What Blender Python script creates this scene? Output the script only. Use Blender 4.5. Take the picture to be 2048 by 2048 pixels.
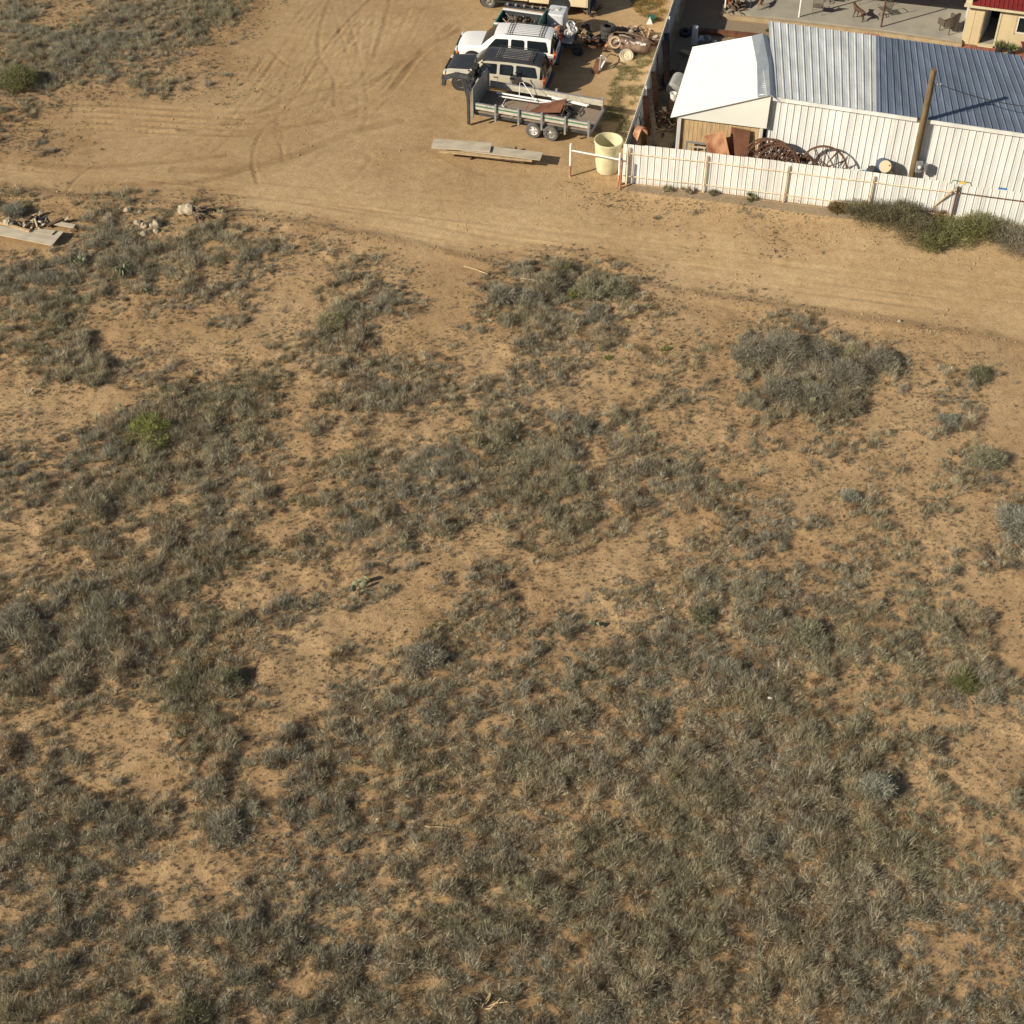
import bpy, math, random
import numpy as np
from mathutils import Vector, Matrix
R = math.radians
for o in list(bpy.data.objects): bpy.data.objects.remove(o)
scene = bpy.context.scene
# ---------------------------------------------------------------- camera
PITCH = 44.8; CAMH = 40.0; FPX = 3100.0
cd = bpy.data.cameras.new('camera'); cam = bpy.data.objects.new('camera', cd); scene.collection.objects.link(cam)
cam.location = (0, 0, CAMH); cam.rotation_euler = (R(90 - PITCH), 0, 0)
cd.sensor_width = 36.0; cd.lens = 36.0 * FPX / 2048.0; cd.clip_end = 5000
scene.camera = cam
# ---------------------------------------------------------------- sky, sun, exposure
SUN_EL = 29.0; SUN_AZ = 28.0      # shadows run 28 degrees from +X towards +Y
w = bpy.data.worlds.new('World'); scene.world = w; w.use_nodes = True
nt = w.node_tree; bg = nt.nodes['Background']
sky = nt.nodes.new('ShaderNodeTexSky'); sky.sky_type = 'NISHITA'; sky.sun_disc = False
sky.sun_elevation = R(SUN_EL); sky.sun_rotation = R(270 - SUN_AZ)
nt.links.new(sky.outputs[0], bg.inputs[0]); bg.inputs[1].default_value = 0.05
sl = bpy.data.lights.new('sun', 'SUN'); so = bpy.data.objects.new('sun', sl); scene.collection.objects.link(so)
sl.energy = 4.6; sl.angle = R(0.5); sl.color = (1.0, 0.90, 0.74)
d = Vector((math.cos(R(SUN_AZ)) * math.cos(R(SUN_EL)), math.sin(R(SUN_AZ)) * math.cos(R(SUN_EL)), -math.sin(R(SUN_EL))))
so.rotation_euler = d.to_track_quat('-Z', 'Y').to_euler(); so.location = (-40, -20, 60)
vs = scene.view_settings; vs.view_transform = 'Standard'; vs.look = 'None'; vs.exposure = 0.42; vs.gamma = 1.0
C = scene.collection
rng = np.random.default_rng(7); random.seed(7)
# ---------------------------------------------------------------- helpers
cp, sp = math.cos(R(PITCH)), math.sin(R(PITCH))
def at(px, py, z=0.0):
    a = (px - 1024) / FPX; b = -(py - 1024) / FPX
    dx, dy, dz = a, cp + b * sp, -sp + b * cp
    t = (z - CAMH) / dz
    return Vector((dx * t, dy * t, z))
def proj(x, y, z=0.0):
    dz = z - CAMH; wv = y * cp - dz * sp
    return 1024 + FPX * x / wv, 1024 - FPX * (y * sp + dz * cp) / wv
def link(o): C.objects.link(o); return o
def tag(o, label=None, cat=None, group=None, kind=None):
    if label: o['label'] = label
    if cat: o['category'] = cat
    if group: o['group'] = group
    if kind: o['kind'] = kind
    return o
def empty(name, loc, rz=0.0, label=None, cat=None, group=None):
    o = bpy.data.objects.new(name, None); o.empty_display_size = 0.2
    o.location = loc; o.rotation_euler = (0, 0, rz); link(o)
    return tag(o, label, cat, group)
def srgb(h):
    c = [int(h[i:i+2], 16) / 255 for i in (0, 2, 4)]
    return tuple(x / 12.92 if x < .04045 else ((x + .055) / 1.055) ** 2.4 for x in c)
def mat(name, col, rough=0.7, metal=0.0, var=0.12, scale=3.0, bump=0.0, bscale=30.0, col2=None, spec=0.5, stretch=None, detail=6, panel=0, stain=0.0):
    m = bpy.data.materials.new(name); m.use_nodes = True; n = m.node_tree; L = n.links
    b = n.nodes['Principled BSDF']; b.inputs['Roughness'].default_value = rough; b.inputs['Metallic'].default_value = metal
    b.inputs['Specular IOR Level'].default_value = spec
    tc = n.nodes.new('ShaderNodeTexCoord'); src = tc.outputs['Object']
    if stretch:
        mp = n.nodes.new('ShaderNodeMapping'); mp.inputs['Scale'].default_value = stretch; L.new(src, mp.inputs[0]); src = mp.outputs[0]
    no = n.nodes.new('ShaderNodeTexNoise'); no.inputs['Scale'].default_value = scale; no.inputs['Detail'].default_value = detail
    L.new(src, no.inputs['Vector'])
    cr = n.nodes.new('ShaderNodeValToRGB'); c2 = col2 or tuple(x * (1 - var * 2) for x in col)
    cr.color_ramp.elements[0].position = 0.35; cr.color_ramp.elements[1].position = 0.62
    cr.color_ramp.elements[0].color = (*c2, 1)
    cr.color_ramp.elements[1].color = (*(tuple(min(1, x * (1 + var * 0.4)) for x in col)), 1)
    L.new(no.outputs[0], cr.inputs[0]); colo = cr.outputs[0]
    if panel or stain: sx = n.nodes.new('ShaderNodeSeparateXYZ'); L.new(tc.outputs['Object'], sx.inputs[0])
    if panel:      # sheets differ a little in tone from one to the next
        q1 = n.nodes.new('ShaderNodeMath'); q1.operation = 'DIVIDE'; q1.inputs[1].default_value = panel; L.new(sx.outputs[0], q1.inputs[0])
        q2 = n.nodes.new('ShaderNodeMath'); q2.operation = 'FLOOR'; L.new(q1.outputs[0], q2.inputs[0])
        wn = n.nodes.new('ShaderNodeTexWhiteNoise'); wn.noise_dimensions = '1D'; L.new(q2.outputs[0], wn.inputs['W'])
        mr = n.nodes.new('ShaderNodeMapRange'); mr.inputs[3].default_value = .88; mr.inputs[4].default_value = 1.03; L.new(wn.outputs[0], mr.inputs[0])
        mm = n.nodes.new('ShaderNodeVectorMath'); mm.operation = 'SCALE'; L.new(colo, mm.inputs[0]); L.new(mr.outputs[0], mm.inputs['Scale']); colo = mm.outputs[0]
    if stain:      # wind blown soil clinging to the foot of the sheet
        n3 = n.nodes.new('ShaderNodeTexNoise'); n3.inputs['Scale'].default_value = 2.2; n3.inputs['Detail'].default_value = 6; L.new(tc.outputs['Object'], n3.inputs['Vector'])
        s1 = n.nodes.new('ShaderNodeMath'); s1.operation = 'MULTIPLY_ADD'; L.new(n3.outputs[0], s1.inputs[0]); s1.inputs[1].default_value = 1.1; s1.inputs[2].default_value = -.25
        s2 = n.nodes.new('ShaderNodeMath'); s2.operation = 'SUBTRACT'; L.new(s1.outputs[0], s2.inputs[0]); L.new(sx.outputs[2], s2.inputs[1])
        s3 = n.nodes.new('ShaderNodeMath'); s3.operation = 'MULTIPLY'; s3.use_clamp = True; L.new(s2.outputs[0], s3.inputs[0]); s3.inputs[1].default_value = stain
        mx = n.nodes.new('ShaderNodeMixRGB'); L.new(s3.outputs[0], mx.inputs[0]); L.new(colo, mx.inputs[1]); mx.inputs[2].default_value = (.55, .42, .27, 1); colo = mx.outputs[0]
    L.new(colo, b.inputs['Base Color'])
    if bump:
        n2 = n.nodes.new('ShaderNodeTexNoise'); n2.inputs['Scale'].default_value = bscale; n2.inputs['Detail'].default_value = 5; L.new(src, n2.inputs['Vector'])
        bp = n.nodes.new('ShaderNodeBump'); bp.inputs['Strength'].default_value = bump; bp.inputs['Distance'].default_value = 0.02
        L.new(n2.outputs[0], bp.inputs['Height']); L.new(bp.outputs[0], b.inputs['Normal'])
    return m
def glassm(name, col=(0.012, 0.016, 0.02)):
    m = bpy.data.materials.new(name); m.use_nodes = True; b = m.node_tree.nodes['Principled BSDF']
    b.inputs['Base Color'].default_value = (*col, 1); b.inputs['Roughness'].default_value = 0.04; b.inputs['Specular IOR Level'].default_value = 0.3
    return m
class MB:
    def __init__(s): s.v = []; s.f = []
    def add(s, vs, fs, M=None):
        k = len(s.v)
        for p in vs:
            p = Vector(p); s.v.append(tuple(M @ p) if M is not None else tuple(p))
        s.f += [tuple(i + k for i in f) for f in fs]; return s
    def box(s, x0, x1, y0, y1, z0, z1, M=None, ch=0.0):
        vs = [(x, y, z) for z in (z0, z1) for (x, y) in ((x0, y0), (x1, y0), (x1, y1), (x0, y1))]
        return s.add(vs, [(3, 2, 1, 0), (4, 5, 6, 7), (0, 1, 5, 4), (1, 2, 6, 5), (2, 3, 7, 6), (3, 0, 4, 7)], M)
    def tube(s, pts, r, n=8, cap=True):
        pts = [Vector(p) for p in pts]; rr = r if isinstance(r, (list, tuple)) else [r] * len(pts); rings = []
        for i, p in enumerate(pts):
            t = (pts[min(i + 1, len(pts) - 1)] - pts[max(i - 1, 0)]).normalized()
            a = t.cross(Vector((0, 0, 1)));
            if a.length < 0.05: a = t.cross(Vector((1, 0, 0)))
            a.normalize(); b = t.cross(a)
            rings.append([p + (a * math.cos(2 * math.pi * k / n) + b * math.sin(2 * math.pi * k / n)) * rr[i] for k in range(n)])
        vs = [q for rg in rings for q in rg]; fs = []
        for i in range(len(pts) - 1):
            for k in range(n): fs.append((i*n+k, i*n+(k+1) % n, (i+1)*n+(k+1) % n, (i+1)*n+k))
        if cap: fs.append(tuple(range(n))[::-1]); fs.append(tuple((len(pts)-1)*n+k for k in range(n)))
        return s.add(vs, fs)
    def bar(s, a, b, wx, wz):      # rectangular bar from a to b
        a = Vector(a); b = Vector(b); t = (b - a).normalized(); u = t.cross(Vector((0, 0, 1)))
        if u.length < .05: u = Vector((1, 0, 0)) if abs(t.x) < .9 else Vector((0, 1, 0))
        u.normalize(); q = u.cross(t); vs = []
        for p in (a, b):
            for (i, j) in ((-1, -1), (1, -1), (1, 1), (-1, 1)): vs.append(p + u * i * wx / 2 + q * j * wz / 2)
        return s.add(vs, [(3, 2, 1, 0), (4, 5, 6, 7), (0, 1, 5, 4), (1, 2, 6, 5), (2, 3, 7, 6), (3, 0, 4, 7)])
    def lathe(s, prof, n=24, M=None, cap=True):    # prof [(r,z)]
        vs = []; fs = []
        for (r, z) in prof:
            for k in range(n): vs.append((r * math.cos(2*math.pi*k/n), r * math.sin(2*math.pi*k/n), z))
        for i in range(len(prof) - 1):
            for k in range(n): fs.append((i*n+k, i*n+(k+1) % n, (i+1)*n+(k+1) % n, (i+1)*n+k))
        if cap: fs.append(tuple(range(n))[::-1]); fs.append(tuple((len(prof)-1)*n+k for k in range(n)))
        return s.add(vs, fs, M)
    def prism(s, poly, z0, z1, M=None):
        n = len(poly); vs = [(x, y, z0) for x, y in poly] + [(x, y, z1) for x, y in poly]
        fs = [tuple(range(n))[::-1], tuple(range(n, 2*n))] + [(i, (i+1) % n, n+(i+1) % n, n+i) for i in range(n)]
        return s.add(vs, fs, M)
    def ribbed(s, P00, P10, P11, P01, pitch, depth, rw=0.045, minor=0.0, sag=0.0, u0=0.0):
        # sheet metal: raised ribs run from the 00-10 edge to the 01-11 edge
        P = [Vector(p) for p in (P00, P10, P11, P01)]
        nrm = (P[1]-P[0]).cross(P[3]-P[0]).normalized(); Lg = (P[1]-P[0]).length
        ts = [(0.0, 0.0)]; x = pitch * 0.5 - u0
        while x < Lg - rw:
            if x - rw > 0:
                ts += [(x - rw, 0), (x - rw*.45, depth), (x + rw*.45, depth), (x + rw, 0)]
                if minor:
                    for q in (1/3, 2/3):
                        xm = x + pitch*q
                        if xm < Lg - .03: ts += [(xm - .02, 0), (xm, minor), (xm + .02, 0)]
            x += pitch
        ts.append((Lg, 0)); rows = 5 if sag else 2; vs = []; fs = []
        for j in range(rows):
            g = j / (rows - 1)
            for (t, h) in ts:
                a = P[0].lerp(P[1], t / Lg); b = P[3].lerp(P[2], t / Lg)
                p = a.lerp(b, g) + nrm * h
                if sag: p.z -= sag * math.sin(g * math.pi) * (1 - t / Lg)
                vs.append(p)
        n = len(ts)
        for j in range(rows - 1):
            for i in range(n - 1): fs.append((j*n+i, j*n+i+1, (j+1)*n+i+1, (j+1)*n+i))
        k = len(vs); vs += [v - nrm * 0.006 for v in vs[:k]]   # real thickness of the sheet
        fs += [tuple(q + k for q in f[::-1]) for f in fs]
        return s.add(vs, fs)
    def build(s, name, m, parent=None, smooth=None, bevel=0.0):
        used = sorted({i for f in s.f for i in f})
        if len(used) < len(s.v): mp_ = {u: k for k, u in enumerate(used)}; s.v = [s.v[u] for u in used]; s.f = [tuple(mp_[i] for i in f) for f in s.f]
        me = bpy.data.meshes.new(name); me.from_pydata(s.v, [], s.f); me.update()
        for q in (m if isinstance(m, (list, tuple)) else [m]): me.materials.append(q)
        o = bpy.data.objects.new(name, me); link(o)
        if parent is not None: o.parent = parent
        if smooth:
            me.polygons.foreach_set('use_smooth', [True] * len(me.polygons))
            try: me.set_sharp_from_angle(angle=R(smooth))
            except Exception: pass
        if bevel:
            md = o.modifiers.new('b', 'BEVEL'); md.width = bevel; md.segments = 2; md.limit_method = 'ANGLE'
        return o
def T(x, y, z, rx=0, ry=0, rz=0):
    return Matrix.Translation((x, y, z)) @ Matrix.Rotation(rz, 4, 'Z') @ Matrix.Rotation(ry, 4, 'Y') @ Matrix.Rotation(rx, 4, 'X')
def copy_tree(o, parent=None):
    c = o.copy(); C.objects.link(c); c.parent = parent
    for ch in list(o.children): copy_tree(ch, c)
    return c
# value noise, vectorised
def vnoise(x, y, s=1.0, seed=0):
    x = np.asarray(x) / s + 1000.37 + seed * 17.13; y = np.asarray(y) / s + 1000.71 + seed * 9.77
    xi = np.floor(x).astype(np.int64); yi = np.floor(y).astype(np.int64); fx = x - xi; fy = y - yi
    fx = fx*fx*(3-2*fx); fy = fy*fy*(3-2*fy)
    def h(a, b):
        n = (a * 374761393 + b * 668265263 + seed * 1442695) & 0xffffffff
        n = ((n ^ (n >> 13)) * 1274126177) & 0xffffffff
        return ((n ^ (n >> 16)) & 0xffff) / 65535.0
    return (h(xi, yi)*(1-fx) + h(xi+1, yi)*fx)*(1-fy) + (h(xi, yi+1)*(1-fx) + h(xi+1, yi+1)*fx)*fy
def fnoise(x, y, s, seed=0, o=3):
    r = 0; a = .5; t = 0
    for i in range(o): r = r + a * vnoise(x, y, s / 2**i, seed + i*5); t += a; a *= .5
    return r / t

# ---------------------------------------------------------------- materials
def ground_mat():
    m = bpy.data.materials.new('sandy_soil'); m.use_nodes = True; n = m.node_tree; L = n.links; b = n.nodes['Principled BSDF']
    b.inputs['Roughness'].default_value = 0.95; b.inputs['Specular IOR Level'].default_value = 0.15
    tc = n.nodes.new('ShaderNodeTexCoord')
    def noise(sc, det=8, ro=.6):
        q = n.nodes.new('ShaderNodeTexNoise'); q.inputs['Scale'].default_value = sc; q.inputs['Detail'].default_value = det; q.inputs['Roughness'].default_value = ro
        L.new(tc.outputs['Object'], q.inputs['Vector']); return q.outputs[0]
    def ramp(src, p0, c0, p1, c1):
        r = n.nodes.new('ShaderNodeValToRGB'); r.color_ramp.elements[0].position = p0; r.color_ramp.elements[1].position = p1
        r.color_ramp.elements[0].color = (*c0, 1); r.color_ramp.elements[1].color = (*c1, 1); L.new(src, r.inputs[0]); return r.outputs[0]
    def mix(t, f, a, c):
        q = n.nodes.new('ShaderNodeMixRGB'); q.blend_type = t
        for i, v in ((0, f), (1, a), (2, c)):
            if hasattr(v, 'links') or isinstance(v, bpy.types.NodeSocket): L.new(v, q.inputs[i])
            elif isinstance(v, float): q.inputs[i].default_value = v
            else: q.inputs[i].default_value = (*v, 1)
        return q.outputs[0]
    base = ramp(noise(0.16, 4), .38, (.49, .33, .172), .62, (.57, .40, .22))
    fine = ramp(noise(1.7, 10, .75), .34, (.80, .78, .76), .66, (1.08, 1.08, 1.08))
    c = mix('MULTIPLY', 1.0, base, fine)
    grit = ramp(noise(16, 8, .85), .40, (.66, .63, .60), .58, (1.08, 1.08, 1.08)); c = mix('MULTIPLY', 1.0, c, grit)
    at_ = n.nodes.new('ShaderNodeAttribute'); at_.attribute_name = 'soil'      # r: gravel/grey, g: darker disturbed soil, b: compacted road
    sep = n.nodes.new('ShaderNodeSeparateColor'); L.new(at_.outputs['Color'], sep.inputs[0])
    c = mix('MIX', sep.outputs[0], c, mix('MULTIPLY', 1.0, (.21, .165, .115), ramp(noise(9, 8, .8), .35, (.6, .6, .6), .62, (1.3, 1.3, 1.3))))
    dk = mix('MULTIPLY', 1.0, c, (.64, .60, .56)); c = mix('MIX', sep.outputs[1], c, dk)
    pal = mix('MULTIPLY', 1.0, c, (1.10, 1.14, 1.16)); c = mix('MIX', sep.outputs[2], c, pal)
    vo = n.nodes.new('ShaderNodeTexVoronoi'); vo.inputs['Scale'].default_value = 7.0; L.new(tc.outputs['Object'], vo.inputs['Vector'])
    peb = ramp(vo.outputs['Distance'], .10, (.34, .29, .25), .17, (1, 1, 1))
    rough_only = n.nodes.new('ShaderNodeMath'); rough_only.operation = 'SUBTRACT'; rough_only.inputs[0].default_value = .8; L.new(sep.outputs[2], rough_only.inputs[1]); rough_only.use_clamp = True
    c = mix('MULTIPLY', rough_only.outputs[0], c, peb)
    L.new(c, b.inputs['Base Color'])
    add = n.nodes.new('ShaderNodeMath'); add.operation = 'MULTIPLY_ADD'; L.new(noise(6, 6, .7), add.inputs[0]); add.inputs[1].default_value = 1.0; L.new(noise(28, 4, .7), add.inputs[2])
    bp = n.nodes.new('ShaderNodeBump'); bp.inputs['Distance'].default_value = .05; bp.inputs['Strength'].default_value = .6
    sm = n.nodes.new('ShaderNodeMath'); sm.operation = 'MULTIPLY_ADD'; L.new(sep.outputs[2], sm.inputs[0]); sm.inputs[1].default_value = -.45; sm.inputs[2].default_value = .75; L.new(sm.outputs[0], bp.inputs['Strength'])
    L.new(add.outputs[0], bp.inputs['Height']); L.new(bp.outputs[0], b.inputs['Normal'])
    return m
def veg_mat(name):
    m = bpy.data.materials.new(name); m.use_nodes = True; n = m.node_tree; L = n.links; b = n.nodes['Principled BSDF']
    a = n.nodes.new('ShaderNodeAttribute'); a.attribute_name = 'tint'; L.new(a.outputs['Color'], b.inputs['Base Color'])
    b.inputs['Roughness'].default_value = .8; b.inputs['Specular IOR Level'].default_value = .2
    tr = n.nodes.new('ShaderNodeBsdfTranslucent'); L.new(a.outputs['Color'], tr.inputs[0])
    mx = n.nodes.new('ShaderNodeMixShader'); mx.inputs[0].default_value = .18
    L.new(b.outputs[0], mx.inputs[1]); L.new(tr.outputs[0], mx.inputs[2]); L.new(mx.outputs[0], n.nodes['Material Output'].inputs[0])
    return m
M = {}
M['soil'] = ground_mat(); M['veg'] = veg_mat('dry_foliage')
M['white_metal'] = mat('white_sheet_metal', (.76, .755, .715), .45, 0, .07, 1.6, stretch=(1.5, 1.5, .25), panel=.95, stain=1.6)
M['bright_white'] = mat('bright_white_sheet', (.74, .73, .66), .4, 0, .03, .8)
M['flash'] = mat('grey_flashing', (.42, .46, .48), .45, .3, .06, 2)
M['roof_light'] = mat('weathered_galvanised_roof', (.64, .66, .64), .45, .0, .10, 1.4, stretch=(2, .4, 1), panel=.98)
M['roof_sky_tint'] = mat('sky_tinted_galvalume_roof', (.165, .20, .26), .45, .0, .12, 1.2, stretch=(2, .4, 1), panel=.98)  # bare galvalume, with the blue sky's reflection put into its base colour
M['galv'] = mat('galvanised_steel', (.33, .34, .34), .5, .4, .1, 5)
M['dark_steel'] = mat('dark_painted_steel', (.055, .06, .065), .6, .1, .2, 4)
M['rust'] = mat('rusty_iron', (.135, .062, .032), .85, 0, .2, 7, .3, 40, col2=(.065, .03, .018))
M['rust_sheet'] = mat('rusted_sheet', (.56, .30, .16), .8, 0, .1, 3, col2=(.24, .085, .035), stretch=(1, 1, .5))
M['rust_sheet2'] = mat('dark_rusted_sheet', (.17, .07, .035), .8, 0, .2, 2.5, col2=(.10, .038, .018), stretch=(1, 1, .4))
M['post'] = mat('rust_streaked_white_post', (.76, .66, .48), .6, 0, .1, 4, col2=(.56, .40, .24), stretch=(1, 1, .6))
M['white_paint'] = mat('white_painted_pipe', (.80, .79, .76), .5, 0, .05, 5)
M['wood_new'] = mat('plywood_boards', (.52, .36, .18), .8, 0, .15, 3, col2=(.36, .26, .15), stretch=(6, 6, .5))
M['wood_grey'] = mat('weathered_grey_board', (.52, .45, .33), .85, 0, .08, 1.6, .1, 20, col2=(.40, .35, .26), stretch=(.8, 1.6, 1.6))
M['wood_tan'] = mat('tan_lumber', (.50, .36, .20), .8, 0, .12, 4)
M['wood_brown'] = mat('brown_lumber', (.14, .085, .05), .85, 0, .2, 4)
M['pole'] = mat('treated_pole_wood', (.185, .13, .06), .85, 0, .2, 3, .3, 30, stretch=(6, 6, .6))
M['tank'] = mat('cream_fibreglass', (.68, .62, .38), .6, 0, .10, 2.0, .08, 18, stain=1.2)
M['rubber'] = mat('dusty_rubber', (.045, .043, .040), .85, 0, .2, 8)
M['rubber_worn'] = mat('sun_bleached_rubber', (.12, .115, .105), .85, 0, .2, 8)
M['chrome'] = mat('chrome_rim', (.74, .72, .68), .32, .35, .08, 12)
M['rimgrey'] = mat('dusty_rim', (.40, .38, .34), .45, .5, .15, 12)
M['suvwhite'] = mat('white_car_paint', (.80, .79, .77), .22, 0, .02, 1, spec=.6)
M['pewter'] = mat('pewter_car_paint', (.54, .50, .40), .28, .2, .03, 1)
M['pewter_sky_dark'] = mat('pewter_paint_dark_reflection', (.05, .052, .056), .38, .25, .08, 2)  # hood and roof of the pewter car, dark sky reflection painted into the colour
M['truckcream'] = mat('cream_truck_paint', (.74, .62, .40), .35, 0, .03, 1)
M['glass'] = glassm('tinted_glass')
M['black_plastic'] = mat('black_plastic', (.03, .03, .032), .55, 0, .1, 5)
M['red_lens'] = mat('red_lens', (.45, .02, .015), .25, 0, .05, 9)
M['amber_lens'] = mat('amber_lens', (.75, .20, .03), .25, 0, .05, 9)
M['clear_lens'] = mat('clear_lens', (.7, .7, .66), .15, 0, .05, 9)
M['teal'] = mat('teal_paint', (.03, .27, .22), .35, 0, .1, 2)
M['green_stripe'] = mat('green_stripe_paint', (.07, .20, .14), .6, 0, .15, 4)
M['rail_white'] = mat('dirty_white_rail', (.52, .48, .38), .65, 0, .12, 5)
M['deck'] = mat('dusty_deck_boards', (.27, .20, .135), .9, 0, .15, 4, .2, 25, col2=(.20, .16, .12), stretch=(.5, 5, 5))
M['plastic_white'] = mat('white_poly_tank', (.62, .63, .64), .4, 0, .05, 2)
M['concrete'] = mat('patio_concrete', (.36, .335, .27), .85, 0, .07, 1.3, .1, 30)
M['stucco'] = mat('tan_stucco', (.40, .30, .175), .9, 0, .1, 3, .2, 30)
M['brick'] = mat('red_paver', (.33, .125, .08), .85, 0, .15, 6)
M['housewall'] = mat('cream_siding', (.60, .49, .29), .7, 0, .05, 2, stretch=(1, 1, .3))
M['trim'] = mat('cream_trim', (.62, .54, .36), .6, 0, .05, 2)
M['redroof'] = mat('red_metal_roof', (.235, .028, .022), .45, .1, .1, 2)
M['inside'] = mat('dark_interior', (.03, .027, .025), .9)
M['wreck'] = mat('sunburnt_wreck_paint', (.25, .175, .12), .85, 0, .2, 5, .3, 20, col2=(.13, .07, .045))
M['clod'] = mat('dry_dirt_clods', (.42, .29, .16), .95, 0, .15, 6)
M['wicker'] = mat('brown_wicker', (.10, .078, .06), .8, 0, .2, 30)
M['wrought'] = mat('grey_wrought_metal', (.20, .17, .135), .6, .1, .15, 8)
M['cushion'] = mat('tan_cushion', (.45, .42, .32), .9)
M['dog_brown'] = mat('dark_brown_dog_coat', (.085, .04, .025), .8, 0, .15, 8)
M['dog_tan'] = mat('tan_dog_coat', (.30, .21, .11), .85, 0, .2, 5, col2=(.14, .10, .06))
M['orange'] = mat('orange_plastic', (.80, .16, .03), .5)
M['blue'] = mat('blue_plastic_drum', (.04, .075, .14), .4, 0, .1, 3)
M['blue_b'] = mat('bright_blue_plastic', (.03, .20, .48), .4)
M['stone'] = mat('pale_limestone', (.43, .36, .25), .9, 0, .12, 5, .5, 9)
M['bark'] = mat('dead_wood', (.24, .18, .12), .95, 0, .2, 6, .4, 20)
M['cactus'] = mat('pale_cactus_pad', (.25, .28, .15), .7, 0, .15, 8)
M['green_can'] = mat('green_metal_can', (.035, .14, .09), .5, 0, .1, 4)
M['cable'] = mat('black_cable', (.035, .035, .035), .6)
M['mesh_wire'] = mat('rolled_wire', (.36, .36, .34), .5, .4, .15, 30)
M['yellow'] = mat('yellow_plastic', (.72, .50, .06), .5)
COVER = """53365885100000000000000000000000
57876631000000000000000000000000
76655341100000000000000000000000
42000000000000000000000000000000
33200000000000000000000000000000
00000000000000000001000000000000
62343241000000000011111100000000
11576566543100000000010111010010
67887657425421147874100000000000
77435535226741377665422210000000
46733322357532336554433576321210
57866445525766436633543688875341
23426788636776445333443468822450
32478887533444567866443444323441
63788876536557778845675434342262
35886566556777787785465533544336
35775685247667647655433544554346
35777876455432456542465444563446
55888754544433565434455676527321
98888756633324674544564787656573
99888766533456534567777788556672
87875767526667555657777875447775
44434675467777757777788887775345
66552466677766776667888988874543
66632556377556778888899999854544
87876478587654678667999999987434
88766556666566788768999999999744
66754546657764678578999999998764
75676556666547888678999999986655
76676667676667887678998999995344
76676676657777887889986889995344
76776876767778888889996676787455""".split()
# ================================================================ GROUND
# plant cover surveyed over the lot, read at the camera's footprint and laid out on the ground in metres
DG = np.array([[int(c) for c in r] for r in COVER], float) / 9.0
def cover(x, y):
    px, py = proj(x, y, 0.0)
    gx = np.clip(px / 64 - .5, 0, 30.999); gy = np.clip(py / 64 - .5, 0, 30.999)
    ix = gx.astype(int); iy = gy.astype(int); fx = gx - ix; fy = gy - iy
    return (DG[iy, ix]*(1-fx) + DG[iy, ix+1]*fx)*(1-fy) + (DG[iy+1, ix]*(1-fx) + DG[iy+1, ix+1]*fx)*fy
def P2(pts): return np.array([tuple(at(*p))[:2] for p in pts])
def dist_line(x, y, pts):
    best = np.full(x.shape, 1e9); tpar = np.zeros(x.shape); acc = 0; side = np.zeros(x.shape)
    for (a, b) in zip(pts[:-1], pts[1:]):
        d = b - a; L = np.hypot(*d); t = np.clip(((x-a[0])*d[0] + (y-a[1])*d[1]) / L**2, 0, 1)
        qx = x - a[0] - t*d[0]; qy = y - a[1] - t*d[1]; r = np.hypot(qx, qy)
        k = r < best; best = np.where(k, r, best); tpar = np.where(k, acc + t*L, tpar); side = np.where(k, d[0]*qy - d[1]*qx, side); acc += L
    return best, tpar, side
def smooth(pts, k=8):
    p = np.array(pts, float); p = np.vstack([2*p[0]-p[1], p, 2*p[-1]-p[-2]]); out = []
    for i in range(1, len(p)-2):
        for t in np.linspace(0, 1, k, endpoint=False):
            out.append(.5*((2*p[i]) + (-p[i-1]+p[i+1])*t + (2*p[i-1]-5*p[i]+4*p[i+1]-p[i+2])*t*t + (-p[i-1]+3*p[i]-3*p[i+1]+p[i+2])*t**3))
    out.append(p[-2]); return np.array(out)
EDGE = P2([(-600, 330), (0, 378), (90, 386), (200, 398), (330, 408), (470, 428), (640, 455), (800, 485), (960, 520), (1110, 545), (1260, 565), (1400, 590), (1560, 612), (1735, 640), (1800, 650), (1950, 672), (2048, 690), (2700, 770)])
# wheel tracks: (points, half width, depth, darkness, tread)
TR = []
def track(px, hw=.16, dep=.02, dark=.35, tread=0.0): TR.append((smooth(P2(px)), hw, dep, dark, tread))
track([(350, 338), (480, 335), (590, 310), (700, 265), (800, 240)], .3, .02, .8)
track([(250, 366), (380, 362), (450, 350), (530, 325), (620, 300)], .22, .02, .95)
track([(0, 318), (160, 332), (330, 322), (450, 310)], .2, .02, .6)
track([(360, 258), (450, 268), (560, 255), (680, 232), (770, 190), (850, 100), (920, 60)], .2, .03, .65)
track([(450, 248), (540, 215), (640, 180), (740, 165), (800, 130), (905, 50)], .2, .025, .6)
track([(515, 365), (505, 320), (520, 270), (560, 230), (600, 180), (650, 100), (690, 50), (740, 0)], .12, .03, .7)
track([(660, 0), (640, 60), (640, 110), (668, 160), (670, 210)], .14, .02, .5)
track([(780, 0), (760, 80), (720, 160), (640, 200), (540, 230)], .16, .02, .5)
track([(540, 100), (580, 130), (610, 100)], .14, .02, .3)
for k, yy in enumerate((208, 220, 232, 244, 256)): track([(-60, yy+12), (100, yy+2), (200, yy), (330, yy+8), (480, yy+14), (560, yy+4)], .17, .03, .08, 1.0)
for k, yy in enumerate((400, 425, 450)): track([(900, yy+60), (1100, yy+90), (1400, yy+110), (1750, yy+150), (2100, yy+190)], .2, .012, .18)
track([(1180, 620-40), (1500, 600), (1700, 620), (2048, 655)], .2, .012, .2)
track([(500, 385), (700, 410), (900, 455), (1100, 490), (1400, 535), (1700, 590), (2048, 650)], .2, .012, .22)
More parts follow.
